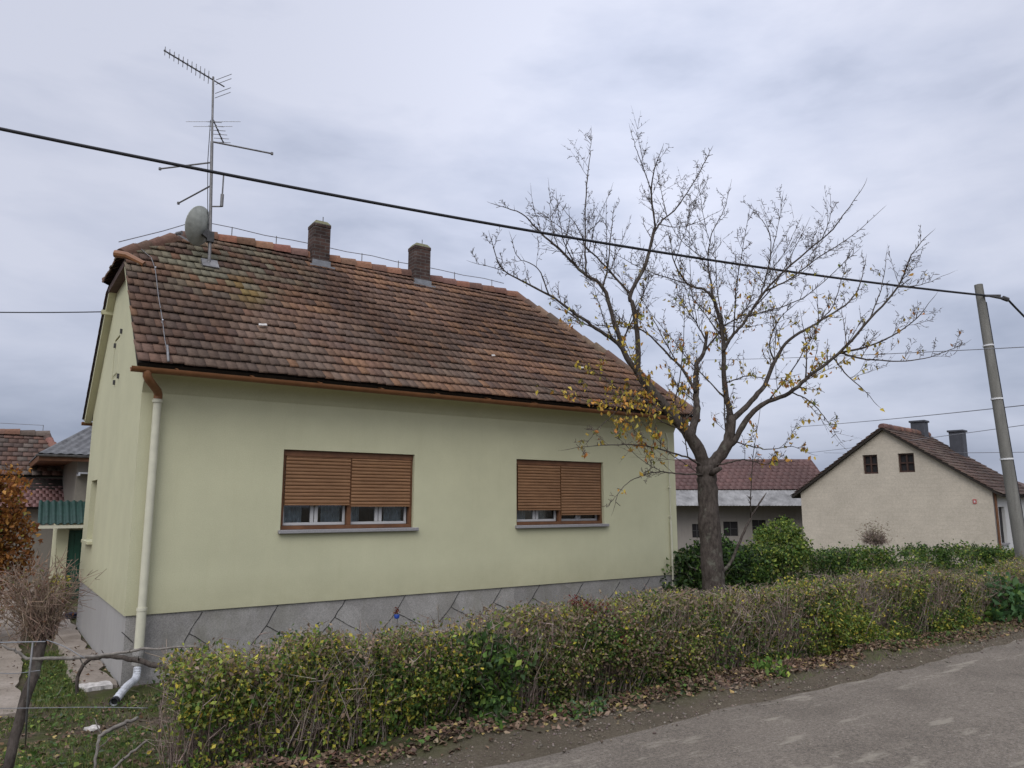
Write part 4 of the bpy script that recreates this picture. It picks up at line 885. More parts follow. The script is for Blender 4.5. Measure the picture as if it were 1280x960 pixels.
# ================================================================== HEDGES AND SHRUBS
DG, MG, OL, YG, YE_, BR, RU = (.036, .068, .018), (.078, .140, .026), (.150, .160, .048), (.255, .305, .055), (.52, .43, .07), (.235, .165, .105), (.25, .10, .045)
TAN = (.30, .225, .15)
TW = [(.27, .215, .17), (.20, .155, .12), (.32, .26, .21), (.15, .115, .09)]
def hedge(name, label, a, b, thick, hfun, n, size, bare, pals, nst, group=None, seed=1, ragged=.07, front=1.0):
    """a->b is the middle line on the ground; hfun(t)=height; bare = how leafless the top is"""
    global RNG
    RNG = np.random.default_rng(seed)
    a = np.array(a, float); b = np.array(b, float); d = b-a; L = np.linalg.norm(d); d /= L; nrm = np.array([d[1], -d[0]]); 
    if (nrm@(CAM[:2]-a)) < 0: nrm = -nrm
    zb = lambda xy: gz(xy[:, 0], xy[:, 1])
    K = 16; n = n//K; t = RNG.random(n)*L
    P0 = np.stack([t, 0*t, 0*t], -1); f = RNG.random(n)
    hh = hfun(t)*(1+ragged*2*(vnoise(P0, 1.5, seed)-.5))+ragged*.8*(vnoise(P0, 5.5, seed+1)-.5)
    z = RNG.random(n); w = RNG.uniform(-.5, .5, n)
    face = f < .50; top = (f >= .50) & (f < .74)
    w = np.where(face, .5-np.abs(RNG.normal(0, .09, n)), w); z = np.where(top, 1-np.abs(RNG.normal(0, .07, n)), z)
    bulge = (vnoise(np.stack([t, z*hh, 0*t], -1), 4.2, seed+2)-.5)*.22
    ww = thick*(w*(.88+.18*np.sin(np.clip(z, 0, 1)*PI))+bulge)
    gap = np.clip((vnoise(np.stack([t, z*hh, 0*t], -1), 4.6, seed+5)-.5)*1.5+.5, 0, 1)
    den = (1-bare*sstep(.55, 1.0, z))*(.14+.86*sstep(.26, .52, gap)); keep = RNG.random(n) < den
    t, z, ww, hh = t[keep], z[keep], ww[keep], hh[keep]; n = len(t)
    xy = a+d*t[:, None]+nrm*ww[:, None]; pos = np.stack([xy[:, 0], xy[:, 1], zb(xy)+z*hh+.02], -1)
    kk = np.clip(RNG.poisson(K, n), 3, 3*K); t, z, ww, hh = [np.repeat(g, kk) for g in (t, z, ww, hh)]; cl_ = np.repeat(np.arange(n), kk); tone = RNG.normal(0, .13, n)[cl_]; n = len(t)
    pos = np.repeat(pos, kk, 0)+RNG.normal(size=(n, 3))*np.array([1, 1, 1.2])*size*.95; pos[:, 2] = np.maximum(pos[:, 2], zb(pos[:, :2])+.02)
    q = np.stack([t, z*hh, ww*.5], -1); p1 = vnoise(q, 2.1, seed+3); p2 = vnoise(q, 6.5, seed+4); s = np.clip((.6*p1+.4*p2-.5)*1.7+.5, 0, 1)+tone+RNG.normal(0, .07, n)
    c = pick(n, pals[0][0], pals[0][1])
    m1 = (s > .28)&(RNG.random(n) < .93); c[m1] = pick(m1.sum(), *pals[1])
    m2 = (s > .57)&(RNG.random(n) < .93); c[m2] = pick(m2.sum(), *pals[2])
    if bare > .2: m3 = (z > .80) & (RNG.random(n) < .55); c[m3] = pick(m3.sum(), [BR, OL, TAN, YE_, YG], [4, 5, 5, 1.6, 3.4])
    if bare > .2: m4 = RNG.random(n) < .018; c[m4] = pick(m4.sum(), [(.62, .52, .07), (.50, .46, .07), (.55, .36, .06)], [4, 3, 1])
    hg = thing(name, label, 'hedge', (*(a+b)/2, float(zb(((a+b)/2)[None])[0])), group)
    leaves_mesh('foliage', pos, size*RNG.uniform(.55, 1.35, n), c, M['leaf'], hg, .6, .2)
    # stems and twigs
    t = RNG.random(nst)*L; P0 = np.stack([t, 0*t, 0*t], -1)
    hh = hfun(t)*(1+ragged*2*(vnoise(P0, 1.5, seed)-.5))+ragged*.8*(vnoise(P0, 5.5, seed+1)-.5)
    w = np.where(RNG.random(nst) < .55, RNG.uniform(.22, .52, nst), RNG.uniform(-.5, .5, nst))*thick
    b0 = a+d*t[:, None]+nrm*(w*.75)[:, None]; A = np.stack([b0[:, 0], b0[:, 1], zb(b0)], -1); 
    lean = RNG.normal(0, .11, (nst, 2)); topz = hh*np.where(RNG.random(nst) < .3, RNG.uniform(.95, 1.13, nst), RNG.uniform(.62, 1.03, nst))
    As, Bs, r0, r1 = [], [], [], []
    pts = [A]; k = 4
    for i in range(1, k+1):
        u = i/k; q = A.copy(); q[:, :2] += lean*u+RNG.normal(0, .015, (nst, 2))+nrm*(w*.2*u)[:, None]; q[:, 2] += topz*u; pts.append(q)
    rb = RNG.uniform(.0028, .0072, nst)
    for i in range(k): As.append(pts[i]); Bs.append(pts[i+1]); r0.append(rb*(1-.2*i)); r1.append(rb*(1-.2*(i+1)))
    for rep in range(5):
        i = RNG.integers(1, k+1, nst); p = np.stack(pts, 1)[np.arange(nst), i]; dv = RNG.normal(0, 1, (nst, 3)); dv[:, 2] = np.abs(dv[:, 2])*1.1+.2; dv /= np.linalg.norm(dv, axis=1, keepdims=True)
        e = p+dv*RNG.uniform(.05, .18, (nst, 1)); lim = A[:, 2]+hh*1.17; e[:, 2] = np.minimum(e[:, 2], lim)
        As.append(p); Bs.append(e); r0.append(rb*.5); r1.append(rb*.25)
    A_, B_ = np.concatenate(As), np.concatenate(Bs); 
    sticks_mesh('stems', A_, B_, np.concatenate(r0), np.concatenate(r1), pick(len(A_), TW, [3, 3, 2, 2]), M['stem'], hg)
    return hg
hedge('hedge', 'long clipped roadside hedge of yellowing leaves and bare twigs in front of the house', (-.36, -4.52), (13.9, -4.56), .78,
      lambda t: (.735+.03*np.sin(t*.9)+.022*np.sin(t*2.7+1))*(.80+.20*sstep(-.1, 1.3, t)), 340000, .035, .62,
      [([BR, OL, TAN, MG, YG], [4, 5, 4, 4, 1.2]), ([MG, DG, OL, YE_], [7, 7, 3, .35]), ([YG, MG, OL, YE_, BR], [6, 5, 2.5, 1.9, .8])], 4200, seed=3, ragged=.10)
ha, hb2 = atD(880, 690, 15.2), atD(1262, 690, 20.0)
hedge('hedge', 'low dark green clipped hedge running behind the tree towards the neighbour house', ha[:2], hb2[:2], 1.15, lambda t: 1.19-.028*t+.06*np.sin(t*1.7), 62000, .066, .05,
      [([DG, MG, OL], [6, 4, .6]), ([MG, DG, YG], [5, 3, 1.2]), ([MG, YG, OL, DG], [5, 2.5, 1, 2])], 500, seed=9, ragged=.09)
def bush(name, label, cat, c, rad, zbase, n, size, pal, w, nst=60, seed=1, hang=.2, shell=.6, aspect=.6, stemcol=TW, sparse=0):
    """rounded shrub: centre c, radii rad"""
    global RNG
    RNG = np.random.default_rng(seed); c = np.array(c, float); rad = np.array(rad, float)
    d = RNG.normal(size=(n, 3)); d /= np.linalg.norm(d, axis=1, keepdims=True); r = np.where(RNG.random(n) < shell, 1-np.abs(RNG.normal(0, .10, n)), RNG.random(n)**.5)
    r = r*(.66+.68*vnoise(d*2, 2.4, seed)); pos = c+d*rad*r[:, None]; kk = np.clip(RNG.poisson(1.0, n), 0, 4)*6; kk[RNG.random(n) > .17] = 0; pos = np.repeat(pos, kk, 0); r = np.repeat(r, kk); n = len(pos); pos = pos+RNG.normal(size=(n, 3))*size*.75
    if sparse: k = vnoise(pos, 4.5, seed+3) > sparse; pos = pos[k]; r = r[k]
    k = pos[:, 2] > zbase+.03; pos = pos[k]; n = len(pos)
    t = thing(name, label, cat, (c[0], c[1], zbase)); s = vnoise(pos, 3, seed+1); cc = pick(n, pal, w); m = RNG.random(n) < (s-.5)*1.2; cc[m] = cc[m]*1.3
    leaves_mesh('foliage', pos, size*RNG.uniform(.6, 1.3, n), np.clip(cc, 0, .9), M['leaf'], t, aspect, hang)
    A = []; B = []; r0 = []; r1 = []
    for i in range(nst):
        d = RNG.normal(size=3); d[2] = abs(d[2])*.9+.35; d /= np.linalg.norm(d); p = np.array([c[0]+RNG.normal()*rad[0]*.15, c[1]+RNG.normal()*rad[1]*.15, zbase-.03]); e = c+d*rad*RNG.uniform(.5, .95)
        q = p
        for j in range(1, 5):
            x = p+(e-p)*(j/4)+RNG.normal(size=3)*.03*rad[0]; x[2] = p[2]+(e[2]-p[2])*(j/4)**.8; A.append(q); B.append(x); r0.append(.010*(1.1-j/5)*max(.5, rad[0]*1.5)); r1.append(.010*(1.1-(j+1)/5)*max(.5, rad[0]*1.5)); q = x
            for _ in range(2):
                A.append(x); B.append(x+(RNG.normal(size=3)+np.array([0, 0, .5]))*.07*max(rad[0], .5)); r0.append(.004); r1.append(.002)
    sticks_mesh('stems', np.array(A), np.array(B), np.array(r0), np.array(r1), pick(len(A), stemcol, [1]*len(stemcol)), M['stem'], t); return t
gq = lambda p: float(gz(p[0], p[1]))
c = atD(893, 706, 14.6); bush('laurel_bush', 'dark green glossy bush behind the tree trunk beside the house corner', 'bush', (c[0], c[1], .72), (1.0, .55, .72), 0, 9000, .085, [DG, MG, (.02, .036, .014)], [5, 3, 3], 40, 21, .3)
c = atD(977, 680, 16.4); bush('round_bush', 'bright green rounded bush rising above the dark hedge', 'bush', (c[0], c[1], 1.18), (.52, .5, .52), 0, 7000, .07, [MG, YG, (.12, .17, .035), DG], [3, 3, 5, .8], 30, 22)
c = atD(1093, 665, 22); zb_ = 0.
tb = thing('ball_shrub', 'small nearly leafless ball shaped shrub against the beige neighbour wall', 'shrub', (c[0], c[1], 0))
RNG = np.random.default_rng(5); A = []; B = []; r0 = []; r1 = []
for i in range(90):
    p = np.array([c[0], c[1], c[2]-.35]); d = RNG.normal(size=3); d[2] = abs(d[2])*.8+.1; d /= np.linalg.norm(d); e = p+d*RNG.uniform(.25, .42)*np.array([1.05, 1.05, 1.0])+np.array([0, 0, .05]); A += [p]; B += [e]; r0.append(.014); r1.append(.007)
    for _ in range(5): A.append(p+(e-p)*RNG.uniform(.4, 1)); B.append(A[-1]+RNG.normal(size=3)*.09); r0.append(.007); r1.append(.004)
A.append(np.array([c[0], c[1], -.05])); B.append(np.array([c[0]+.03, c[1], c[2]-.32])); r0.append(.035); r1.append(.03)
A.append(np.array([c[0]-.06, c[1], -.05])); B.append(np.array([c[0]-.1, c[1], c[2]-.3])); r0.append(.025); r1.append(.02)
sticks_mesh('stems', np.array(A), np.array(B), np.array(r0), np.array(r1), pick(len(A), TW, [1, 1, 1, 1]), M['stem'], tb)
pos = c+np.array([0, 0, .03])+RNG.normal(size=(420, 3))*np.array([.2, .2, .14]); leaves_mesh('foliage', pos, RNG.uniform(.03, .055, 420), pick(420, [(.22, .18, .12), (.18, .13, .08), OL], [3, 3, 1]), M['leaf'], tb)
c = onY(742, 775, -4.72); bush('barberry', 'dark red leaved shrub poking out of the top of the hedge', 'shrub', (c[0]+.02, c[1], 1.0), (.25, .24, .27), .38, 1500, .034, [(.13, .030, .026), (.17, .05, .035), (.09, .03, .025), RU], [4, 3, 3, 1], 50, 31)
c = onY(612, 830, -4.9); bush('green_shrub', 'leafy dark green shrub growing through the front of the hedge', 'shrub', (c[0], -4.86, .74), (.27, .18, .36), .38, 1500, .062, [MG, DG, YG, (.05, .09, .03)], [4, 4, 1, 3], 24, 32, .1)
c = onY(1258, 764, -4.95); bush('green_shrub', 'big leaved green shrub at the far right end of the hedge', 'shrub', (c[0], -4.95, .70), (.46, .24, .30), .4, 900, .12, [(.06, .13, .045), (.045, .10, .035), MG, (.085, .15, .05)], [4, 3, 2, 2], 24, 33, .1)
c = onY(968, 795, -5.0); bush('weed', 'low green weed at the foot of the hedge by the dry leaves', 'weed', (onY(965, 838, -5.2)[0], -5.2, .46), (.16, .10, .10), .4, 220, .06, [MG, YG], [3, 1], 8, 34)
bush('weed', 'dark green weed at the hedge foot below the green shrub', 'weed', (onY(626, 900, -5.1)[0], -5.06, .48), (.11, .10, .15), .4, 260, .06, [DG, MG], [3, 2], 8, 35)
bush('weed', 'pale green weed on the verge between hedge and road', 'weed', (onY(745, 885, -5.25)[0], -5.22, .44), (.24, .12, .06), .38, 260, .05, [(.08, .13, .06), MG], [3, 2], 8, 36)
c = atD(-44, 640, 11.6); bush('hornbeam', 'brown and orange leaved shrub at the left edge before the barn', 'shrub', (c[0], c[1], 1.55), (.72, .62, 1.12), 0, 14000, .085, [(.22, .085, .025), (.33, .145, .035), (.15, .06, .022), (.42, .22, .06), (.22, .20, .04)], [5, 4, 3, 2, .8], 60, 41, .5)

# ================================================================== THE TREE
RNG = np.random.default_rng(77)
TD = 11.0
tree = thing('cherry_tree', 'nearly bare spreading tree with a few yellow leaves in front of the house corner', 'tree', (*atD(895, 790, TD)[:2], .1))
def clear(P):
    P = np.array(P, float); P = np.atleast_2d(P)
    inside = (P[:, 0] < 9.9) & (P[:, 0] > -.6); lim = np.where(P[:, 2] < 3.9, -.60, YE+(P[:, 2]-ZE)/KR-.25)
    P[:, 1] = np.where(inside & (P[:, 2] < 6.4), np.minimum(P[:, 1], lim), P[:, 1]); return P
def smooth_line(pts, k=5, jit=0.0):
    P = [np.array(p, float) for p in pts]; P = [2*P[0]-P[1]]+P+[2*P[-1]-P[-2]]; o = []
    for i in range(1, len(P)-2):
        for j in range(k):
            t = j/k; a, b, c_, d = P[i-1], P[i], P[i+1], P[i+2]
            o.append(.5*((2*b)+(-a+c_)*t+(2*a-5*b+4*c_-d)*t*t+(-a+3*b-3*c_+d)*t**3))
    o.append(P[-2]); o = np.array(o)
    if jit: o[1:-1] += RNG.normal(0, jit, (len(o)-2, 3))
    return o
LIMBS = [  # picture path, depth from..to, radius from..to, twig density
 ([(893, 800), (893, 740), (889, 690), (886, 640), (884, 605), (881, 582)], 11, 11, .172, .14, 0),
 ([(882, 590), (872, 560), (852, 532), (818, 492), (797, 465)], 11, 10.8, .108, .066, .2),
 ([(797, 466), (797, 425), (792, 385), (788, 368), (807, 330), (819, 284)], 10.8, 10.9, .058, .030, .8),
 ([(818, 290), (828, 275), (843, 263), (862, 236), (882, 201), (888, 188)], 10.9, 11.4, .022, .006, 1.4),
 ([(819, 284), (814, 238), (820, 205), (826, 190)], 10.9, 10.6, .022, .006, 1.4),
 ([(814, 240), (803, 207), (795, 185), (789, 166)], 10.7, 10.3, .012, .004, 1.2),
 ([(797, 466), (781, 442), (768, 403), (753, 359), (729, 341), (703, 315), (676, 291), (652, 267), (620, 256)], 10.8, 10.4, .058, .006, 1.1),
 ([(753, 360), (760, 333), (764, 290), (767, 262)], 10.7, 10.9, .022, .005, 1.2),
 ([(733, 343), (731, 300), (733, 232), (737, 200), (739, 166)], 10.6, 11.0, .022, .004, 1.3),
 ([(788, 368), (764, 341), (742, 318), (733, 311), (722, 284), (705, 262)], 10.85, 11.2, .026, .005, 1.1),
 ([(792, 460), (773, 430), (746, 411), (716, 390), (685, 368), (646, 348), (626, 333), (614, 300)], 10.8, 10.1, .045, .006, 1.0),
 ([(646, 348), (622, 336), (594, 329)], 10.2, 10.0, .010, .004, 1.2),
 ([(686, 368), (672, 335), (648, 322), (640, 300)], 10.3, 10.0, .014, .004, 1.2),
 ([(863, 545), (871, 515), (870, 490), (871, 455), (879, 442), (884, 415)], 11.05, 11.6, .085, .030, .7),
 ([(870, 490), (852, 460), (838, 446), (808, 416), (782, 404), (760, 380)], 11.2, 11.9, .034, .006, 1.1),
 ([(882, 425), (868, 400), (850, 372), (842, 345)], 11.6, 12.2, .018, .004, 1.3),
 ([(880, 440), (905, 408), (925, 395), (940, 370), (944, 340)], 11.5, 12.0, .022, .004, 1.3),
 ([(880, 586), (895, 575), (910, 552), (914, 520)], 11, 11, .105, .072, 0),
 ([(914, 522), (906, 482), (904, 425), (893, 377), (880, 362), (860, 355), (843, 328), (838, 300)], 11, 11.3, .062, .006, 1.1),
 ([(893, 378), (887, 345), (885, 322), (890, 292), (905, 262), (913, 232)], 11.2, 11.7, .024, .004, 1.4),
 ([(903, 440), (915, 420), (930, 403), (956, 364), (991, 329), (1035, 292), (1057, 265), (1080, 232)], 11.05, 10.6, .038, .005, 1.4),
 ([(956, 364), (985, 350), (1026, 320), (1066, 294), (1102, 262)], 10.9, 11.3, .020, .004, 1.3),
 ([(950, 372), (958, 345), (963, 320), (962, 292), (950, 272), (943, 262)], 10.95, 11.3, .018, .004, 1.4),
 ([(963, 320), (972, 285), (978, 248)], 11.1, 11.0, .010, .003, 1.3),
 ([(1028, 298), (1038, 270), (1038, 245)], 10.7, 10.5, .010, .003, 1.2),
 ([(914, 526), (935, 506), (955, 482), (968, 452), (987, 425), (1022, 403), (1057, 381), (1075, 356), (1082, 325)], 11, 11.7, .062, .005, 1.2),
 ([(1022, 403), (1040, 385), (1052, 350), (1060, 318)], 11.4, 11.9, .016, .004, 1.3),
 ([(968, 452), (962, 430), (975, 398), (1000, 375)], 11.3, 11.0, .020, .004, 1.2),
 ([(905, 562), (918, 550), (935, 522), (956, 504), (987, 491), (1013, 469), (1048, 442), (1087, 399), (1122, 359), (1140, 318), (1160, 294)], 11, 10.4, .070, .005, 1.2),
 ([(1087, 399), (1098, 372), (1105, 345), (1108, 318)], 10.6, 10.9, .014, .004, 1.3),
 ([(1048, 442), (1096, 429), (1140, 403), (1166, 373)], 10.7, 10.2, .024, .004, 1.2),
 ([(1050, 441), (1075, 448), (1100, 451), (1140, 451), (1175, 442), (1203, 431)], 10.7, 10.2, .022, .004, 1.1),
 ([(1122, 359), (1150, 356), (1184, 343)], 10.5, 10.2, .012, .003, 1.0),
 ([(1040, 446), (1060, 470), (1080, 488), (1096, 506)], 10.7, 10.5, .016, .004, 1.3),
 ([(988, 490), (1010, 500), (1030, 520), (1048, 548)], 10.8, 10.4, .016, .004, 1.3),
 ([(878, 582), (860, 572), (840, 566), (806, 557), (765, 556), (735, 558), (709, 562)], 10.95, 9.9, .024, .004, .7),
 ([(880, 594), (871, 593), (845, 592), (821, 590), (793, 598), (774, 615), (768, 634)], 10.95, 10.2, .020, .004, .6),
 ([(835, 513), (818, 505), (800, 503), (774, 502), (743, 504), (705, 492), (668, 482)], 10.9, 10.2, .024, .004, 1.3),
 ([(808, 480), (790, 495), (770, 515), (748, 535), (735, 552)], 10.85, 10.4, .014, .004, 1.3),
 ([(893, 582), (920, 576), (936, 575), (955, 580), (975, 576), (990, 577)], 10.95, 10.3, .018, .004, .9),
 ([(918, 552), (940, 558), (960, 562), (990, 558), (1010, 566)], 10.95, 10.6, .016, .004, 1.0),
 ([(900, 716), (912, 705), (925, 676), (938, 648), (952, 625)], 11.0, 11.3, .038, .016, .2),
 ([(852, 532), (868, 505), (846, 482), (836, 462)], 10.95, 11.3, .014, .004, 1.0),
 ([(700, 313), (690, 285), (688, 255), (686, 232)], 10.5, 10.7, .010, .003, 1.3),
 ([(676, 291), (668, 262), (664, 240)], 10.45, 10.3, .009, .003, 1.3),
 ([(905, 480), (935, 470), (960, 474), (990, 470)], 11.05, 10.4, .014, .004, 1.2),
]
tm = MB(); seg = []       # seg: (A,B,r0,r1)
tips = []
def twig(p, d, L, r, lvl):
    n = 4 if lvl == 0 else 3; q = np.array(p, float); d = np.array(d, float)
    for i in range(n):
        d = d+RNG.normal(0, .06, 3)+np.array([0, 0, .06 if lvl == 0 else .03]); d /= np.linalg.norm(d); e = q+d*L/n; e = clear(e)[0]
        f0, f1 = 1-.75*i/n, 1-.75*(i+1)/n; seg.append((q, e, r*f0, r*f1)); 
        if lvl == 0 and L > .15:
            for _ in range(RNG.integers(1, 3 if L < .5 else 4)):
                dd = d*.75+RNG.normal(0, .42, 3)+np.array([0, 0, .25]); dd /= np.linalg.norm(dd); twig(e, dd, L*RNG.uniform(.22, .55), max(r*.6, .0028), 1)
        elif lvl == 1 and i < 2:
            dd = d*.4+RNG.normal(0, .7, 3); dd /= np.linalg.norm(dd); s = e+dd*RNG.uniform(.02, .07); seg.append((e, s, .0042, .0036))   # fruit spurs
        q = e
    tips.append(q)
def grow(Ls, r0, r1, dens):
    R = np.linspace(0, 1, len(Ls)); R = r0+(r1-r0)*R**.8
    R = R*(1+RNG.normal(0, .04, len(R)))*(.78 if r0 < .1 else 1)
    if r0 > .16: R[0] *= 1.35; R[1] *= 1.26; R[2] *= 1.18; R[3] *= 1.12; R[4] *= 1.08; R[5] *= 1.04
    tm.tube(Ls, R, 12 if r0 > .1 else 7 if r0 > .03 else 5)
    dl = np.linalg.norm(np.diff(Ls, axis=0), axis=1); tot = dl.sum(); cum = np.concatenate([[0], np.cumsum(dl)])
    k = int(dens*tot/.092)
    for s in RNG.uniform(.12 if r0 < .05 else .3, 1, k)*tot:
        i = min(np.searchsorted(cum, s)-1, len(Ls)-2); i = max(i, 0); p = Ls[i]+(Ls[i+1]-Ls[i])*((s-cum[i])/max(dl[i], 1e-6)); t = (Ls[i+1]-Ls[i])/max(dl[i], 1e-6)
        x = RNG.normal(size=3); x -= t*(x@t); x /= np.linalg.norm(x); d = t*RNG.uniform(.3, .8)+x*RNG.uniform(.5, .9)+np.array([0, 0, RNG.uniform(.1, .5)]); d /= np.linalg.norm(d)
        f = s/tot; rr = R[i]
        if RNG.random() < .55: q = p+d*RNG.uniform(.03, .09); seg.append((p, q, .006, .0045)); tips.append(q)
        else: twig(p, d, (RNG.uniform(.35, .85) if RNG.random() < .22 else RNG.uniform(.12, .42))*(1.15-.72*f), min(.0085, max(.004, rr*.45)), 0)
    if r1 < .02:
        t = Ls[-1]-Ls[-2]; t /= np.linalg.norm(t); twig(Ls[-1], t, .14, r1, 0)
LINES = []
for pts, d0, d1, r0, r1, dens in LIMBS:
    n = len(pts); W = [atD(u, v, d0+(d1-d0)*i/(n-1)) for i, (u, v) in enumerate(pts)]
    Ls = clear(smooth_line(W, 5, .004)) if r0 < .16 else smooth_line(W, 5, .004)
    grow(Ls, r0, r1, dens); LINES.append((Ls, r0, r1))
# more straight branches filling the crown between the main limbs
made = 0; tries = 0
while made < 46 and tries < 3000:
    tries += 1; Ls, r0, r1 = LINES[RNG.integers(1, len(LINES))]
    if r0 < .018 or r0 > .13 or len(Ls) < 8: continue
    i = RNG.integers(3, len(Ls)-3); p = Ls[i]; t = Ls[i+1]-Ls[i]; t /= np.linalg.norm(t); x = RNG.normal(size=3)*np.array([1, 1, .8]); x -= t*(x@t); x /= np.linalg.norm(x)
    d = t*.75+x*RNG.uniform(.45, .85)+np.array([0, 0, .12]); d /= np.linalg.norm(d); L = RNG.uniform(.7, 1.7); e = p+d*L+np.array([0, 0, .12*L])
    u, v = proj(e)
    if ((u-885)/285)**2+((v-400)/215)**2 > 1 or v > 545 or np.linalg.norm(clear(e)[0]-e) > .01: continue
    mid_ = p+d*L*.5+RNG.normal(0, .04, 3); rr = min(.017, (r0+(r1-r0)*i/len(Ls))*.55)
    if rr < .007: continue
    grow(clear(smooth_line([p, mid_, e], 5, .004)), rr, .004, 1.25); made += 1
# old pruning stubs and knots on the trunk
for (u, v, du, dv, r) in ((888, 592, 13, -7, .05),):
    a = atD(u, v, 10.9); b = atD(u+du, v+dv, 10.75); tm.tube([a, (a+b)/2, b], [r, r*.9, r*.6], 8)
tm.build('trunk', M['bark'], tree, smooth=True, recalc=False)
A = np.array([s[0] for s in seg]); B = np.array([s[1] for s in seg]); r0 = np.array([s[2] for s in seg]); r1 = np.array([s[3] for s in seg])
sticks_mesh('twigs', A, B, r0, r1, None, M['twig'], tree)
# the last leaves
cl = [(800, 482, 40, 50, 1.5), (745, 498, 45, 26, 1.4), (690, 512, 38, 32, 1.2), (828, 530, 30, 30, 1.5), (775, 548, 30, 20, .9), (720, 440, 70, 45, .45), (690, 530, 25, 25, .5), (780, 606, 14, 20, 1.6), (665, 470, 30, 25, .5),
      (1000, 480, 28, 22, 2.2), (1030, 470, 40, 30, 1.1), (990, 540, 30, 30, 1.0), (945, 520, 50, 50, .45), (905, 430, 60, 60, .30), (1050, 470, 40, 40, .7), (1110, 400, 50, 50, .22), (900, 580, 40, 25, .35), (1030, 520, 25, 25, .8), (770, 350, 60, 60, .12), (960, 400, 60, 50, .3), (985, 570, 30, 20, .6)]
E_ = np.concatenate([B, (A+B)/2]); uv = np.array([proj(p) for p in E_]); wgt = np.zeros(len(E_))
for (u, v, su, sv, k) in cl: wgt += k*np.exp(-(((uv[:, 0]-u)/(su*1.3))**2+((uv[:, 1]-v)/(sv*1.3))**2))
wgt = wgt*(uv[:, 1] > 330); NL = 1500; i = RNG.choice(len(E_), NL, p=wgt/wgt.sum()); pos = E_[i]+RNG.normal(0, .025, (NL, 3))-np.array([0, 0, .035])
pos = clear(pos); c = pick(NL, [(.52, .36, .05), (.46, .25, .05), (.34, .29, .055), (.42, .17, .05), (.19, .21, .05), (.58, .45, .09)], [4, 3, 3, 2, 1.3, 2])
leaves_mesh('foliage', pos, RNG.uniform(.045, .10, NL), c, M['leaf'], tree, .55, 1.6)

# ================================================================== FOREGROUND LEFT
def ground_hit(u, v):
    r = ray(u, v)
    for t in np.linspace(.001, .05, 6000):
        p = CAM+r*t
        if p[2] <= gz(p[0], p[1]): return p
    return p
RNG = np.random.default_rng(50)
g0 = ground_hit(2, 990); DF = (g0-CAM)@Hd
st = [g0-np.array([0, 0, .05])]+[atD(u, v, DF+.1*k) for k, (u, v) in enumerate([(11, 955), (27, 892), (41, 845), (53, 800)])]
sh = thing('pruned_shrub', 'leaning thin trunk topped with a dense ball of brown twigs beside the path', 'shrub', g0)
m = MB(); m.tube(smooth_line(st, 4, .003), np.linspace(.027, .036, 17), 9); m.tube(smooth_line([st[4], atD(50, 780, DF+.4), atD(46, 762, DF+.4)], 4), np.linspace(.036, .016, 9), 8); m.build('trunk', M['bark'], sh, smooth=True)
A = []; B = []; r0 = []; r1 = []; top_ = st[4]; cc = atD(44, 744, DF+.4)
for i in range(215):
    d = RNG.normal(size=3)*np.array([1, 1, .8])+np.array([0, 0, .55]); d /= np.linalg.norm(d); p = top_+RNG.normal(size=3)*np.array([.03, .03, .03])+np.array([0, 0, .02]); e = cc+d*np.array([.31, .31, .25])*RNG.uniform(.55, 1.08)
    q = p
    for j in (1, 2, 3):
        x = p+(e-p)*j/3+RNG.normal(size=3)*.02; A.append(q); B.append(x); r0.append(.0055-.0012*j); r1.append(.0045-.0012*j); q = x
        for _ in range(2): A.append(x); B.append(x+(RNG.normal(size=3)+d)*.045); r0.append(.0022); r1.append(.0014)
sticks_mesh('twigs', np.array(A), np.array(B), np.array(r0), np.array(r1), pick(len(A), [(.24, .17, .12), (.29, .21, .15), (.18, .125, .09)], [1, 1, 1]), M['stem'], sh)
pos = cc+RNG.normal(size=(500, 3))*np.array([.17, .17, .14]); pos = pos[np.linalg.norm((pos-cc)/np.array([.17, .17, .14]), axis=1) < 1.75]; pos = np.concatenate([pos, cc+RNG.uniform(-.1, .1, (500-len(pos), 3))]); pos2 = atD(74, 742, DF+.45)+RNG.uniform(-1, 1, (170, 3))*np.array([.06, .06, .13])
leaves_mesh('foliage', np.concatenate([pos, pos2]), RNG.uniform(.016, .036, 670), np.concatenate([pick(500, [BR, (.2, .15, .09), RU, OL], [4, 4, 1, 1]), pick(170, [YE_, (.33, .30, .06), YG, OL], [2, 3, 2, 2])]), M['leaf'], sh)
# wire fence
wf = thing('wire_fence', 'sagging grey wire fence strands beside the leaning shrub trunk', 'fence', ground_hit(36, 915))
for pts, r in (([(-60, 804), (10, 803), (57, 802)], .0042), ([(58, 800), (80, 808), (106, 823)], .003), ([(-60, 886), (40, 885), (110, 884), (185, 885)], .0022), ([(-40, 836), (10, 842), (50, 838)], .0025)):
    m = MB(); m.tube(smooth_line([atD(u, v, DF+.05) for u, v in pts], 4), r, 5); m.build('strand', M['lead'], wf, smooth=True)
m = MB(); m.tube([atD(41, 803, DF+.05), atD(36, 850, DF+.05), atD(33, 905, DF+.08), ground_hit(32, 930)-np.array([0, 0, .03])], .006, 6); m.build('fence_stake', M['steel'], wf, smooth=True)
def branch(label, pts, ds, rs, mat='deadwood', name='dead_branch'):
    L = smooth_line([atD(u, v, d) for (u, v), d in zip(pts, ds)], 5, .004); R = np.interp(np.linspace(0, 1, len(L)), np.linspace(0, 1, len(rs)), rs)
    m = MB(); m.tube(L, R, 8)
    for k in range(4, len(L)-3, 6):
        d = RNG.normal(size=3); d /= np.linalg.norm(d); m.tube([L[k], L[k]+d*.06, L[k]+d*.11+np.array([0, 0, .02])], [R[k]*.4, R[k]*.3, .002], 5)
    o = m.build(name, M[mat], None, smooth=True, origin=L[0]); return tag(o, label, 'branch')
gv = ground_hit(96, 872); dv = (gv-CAM)@Hd
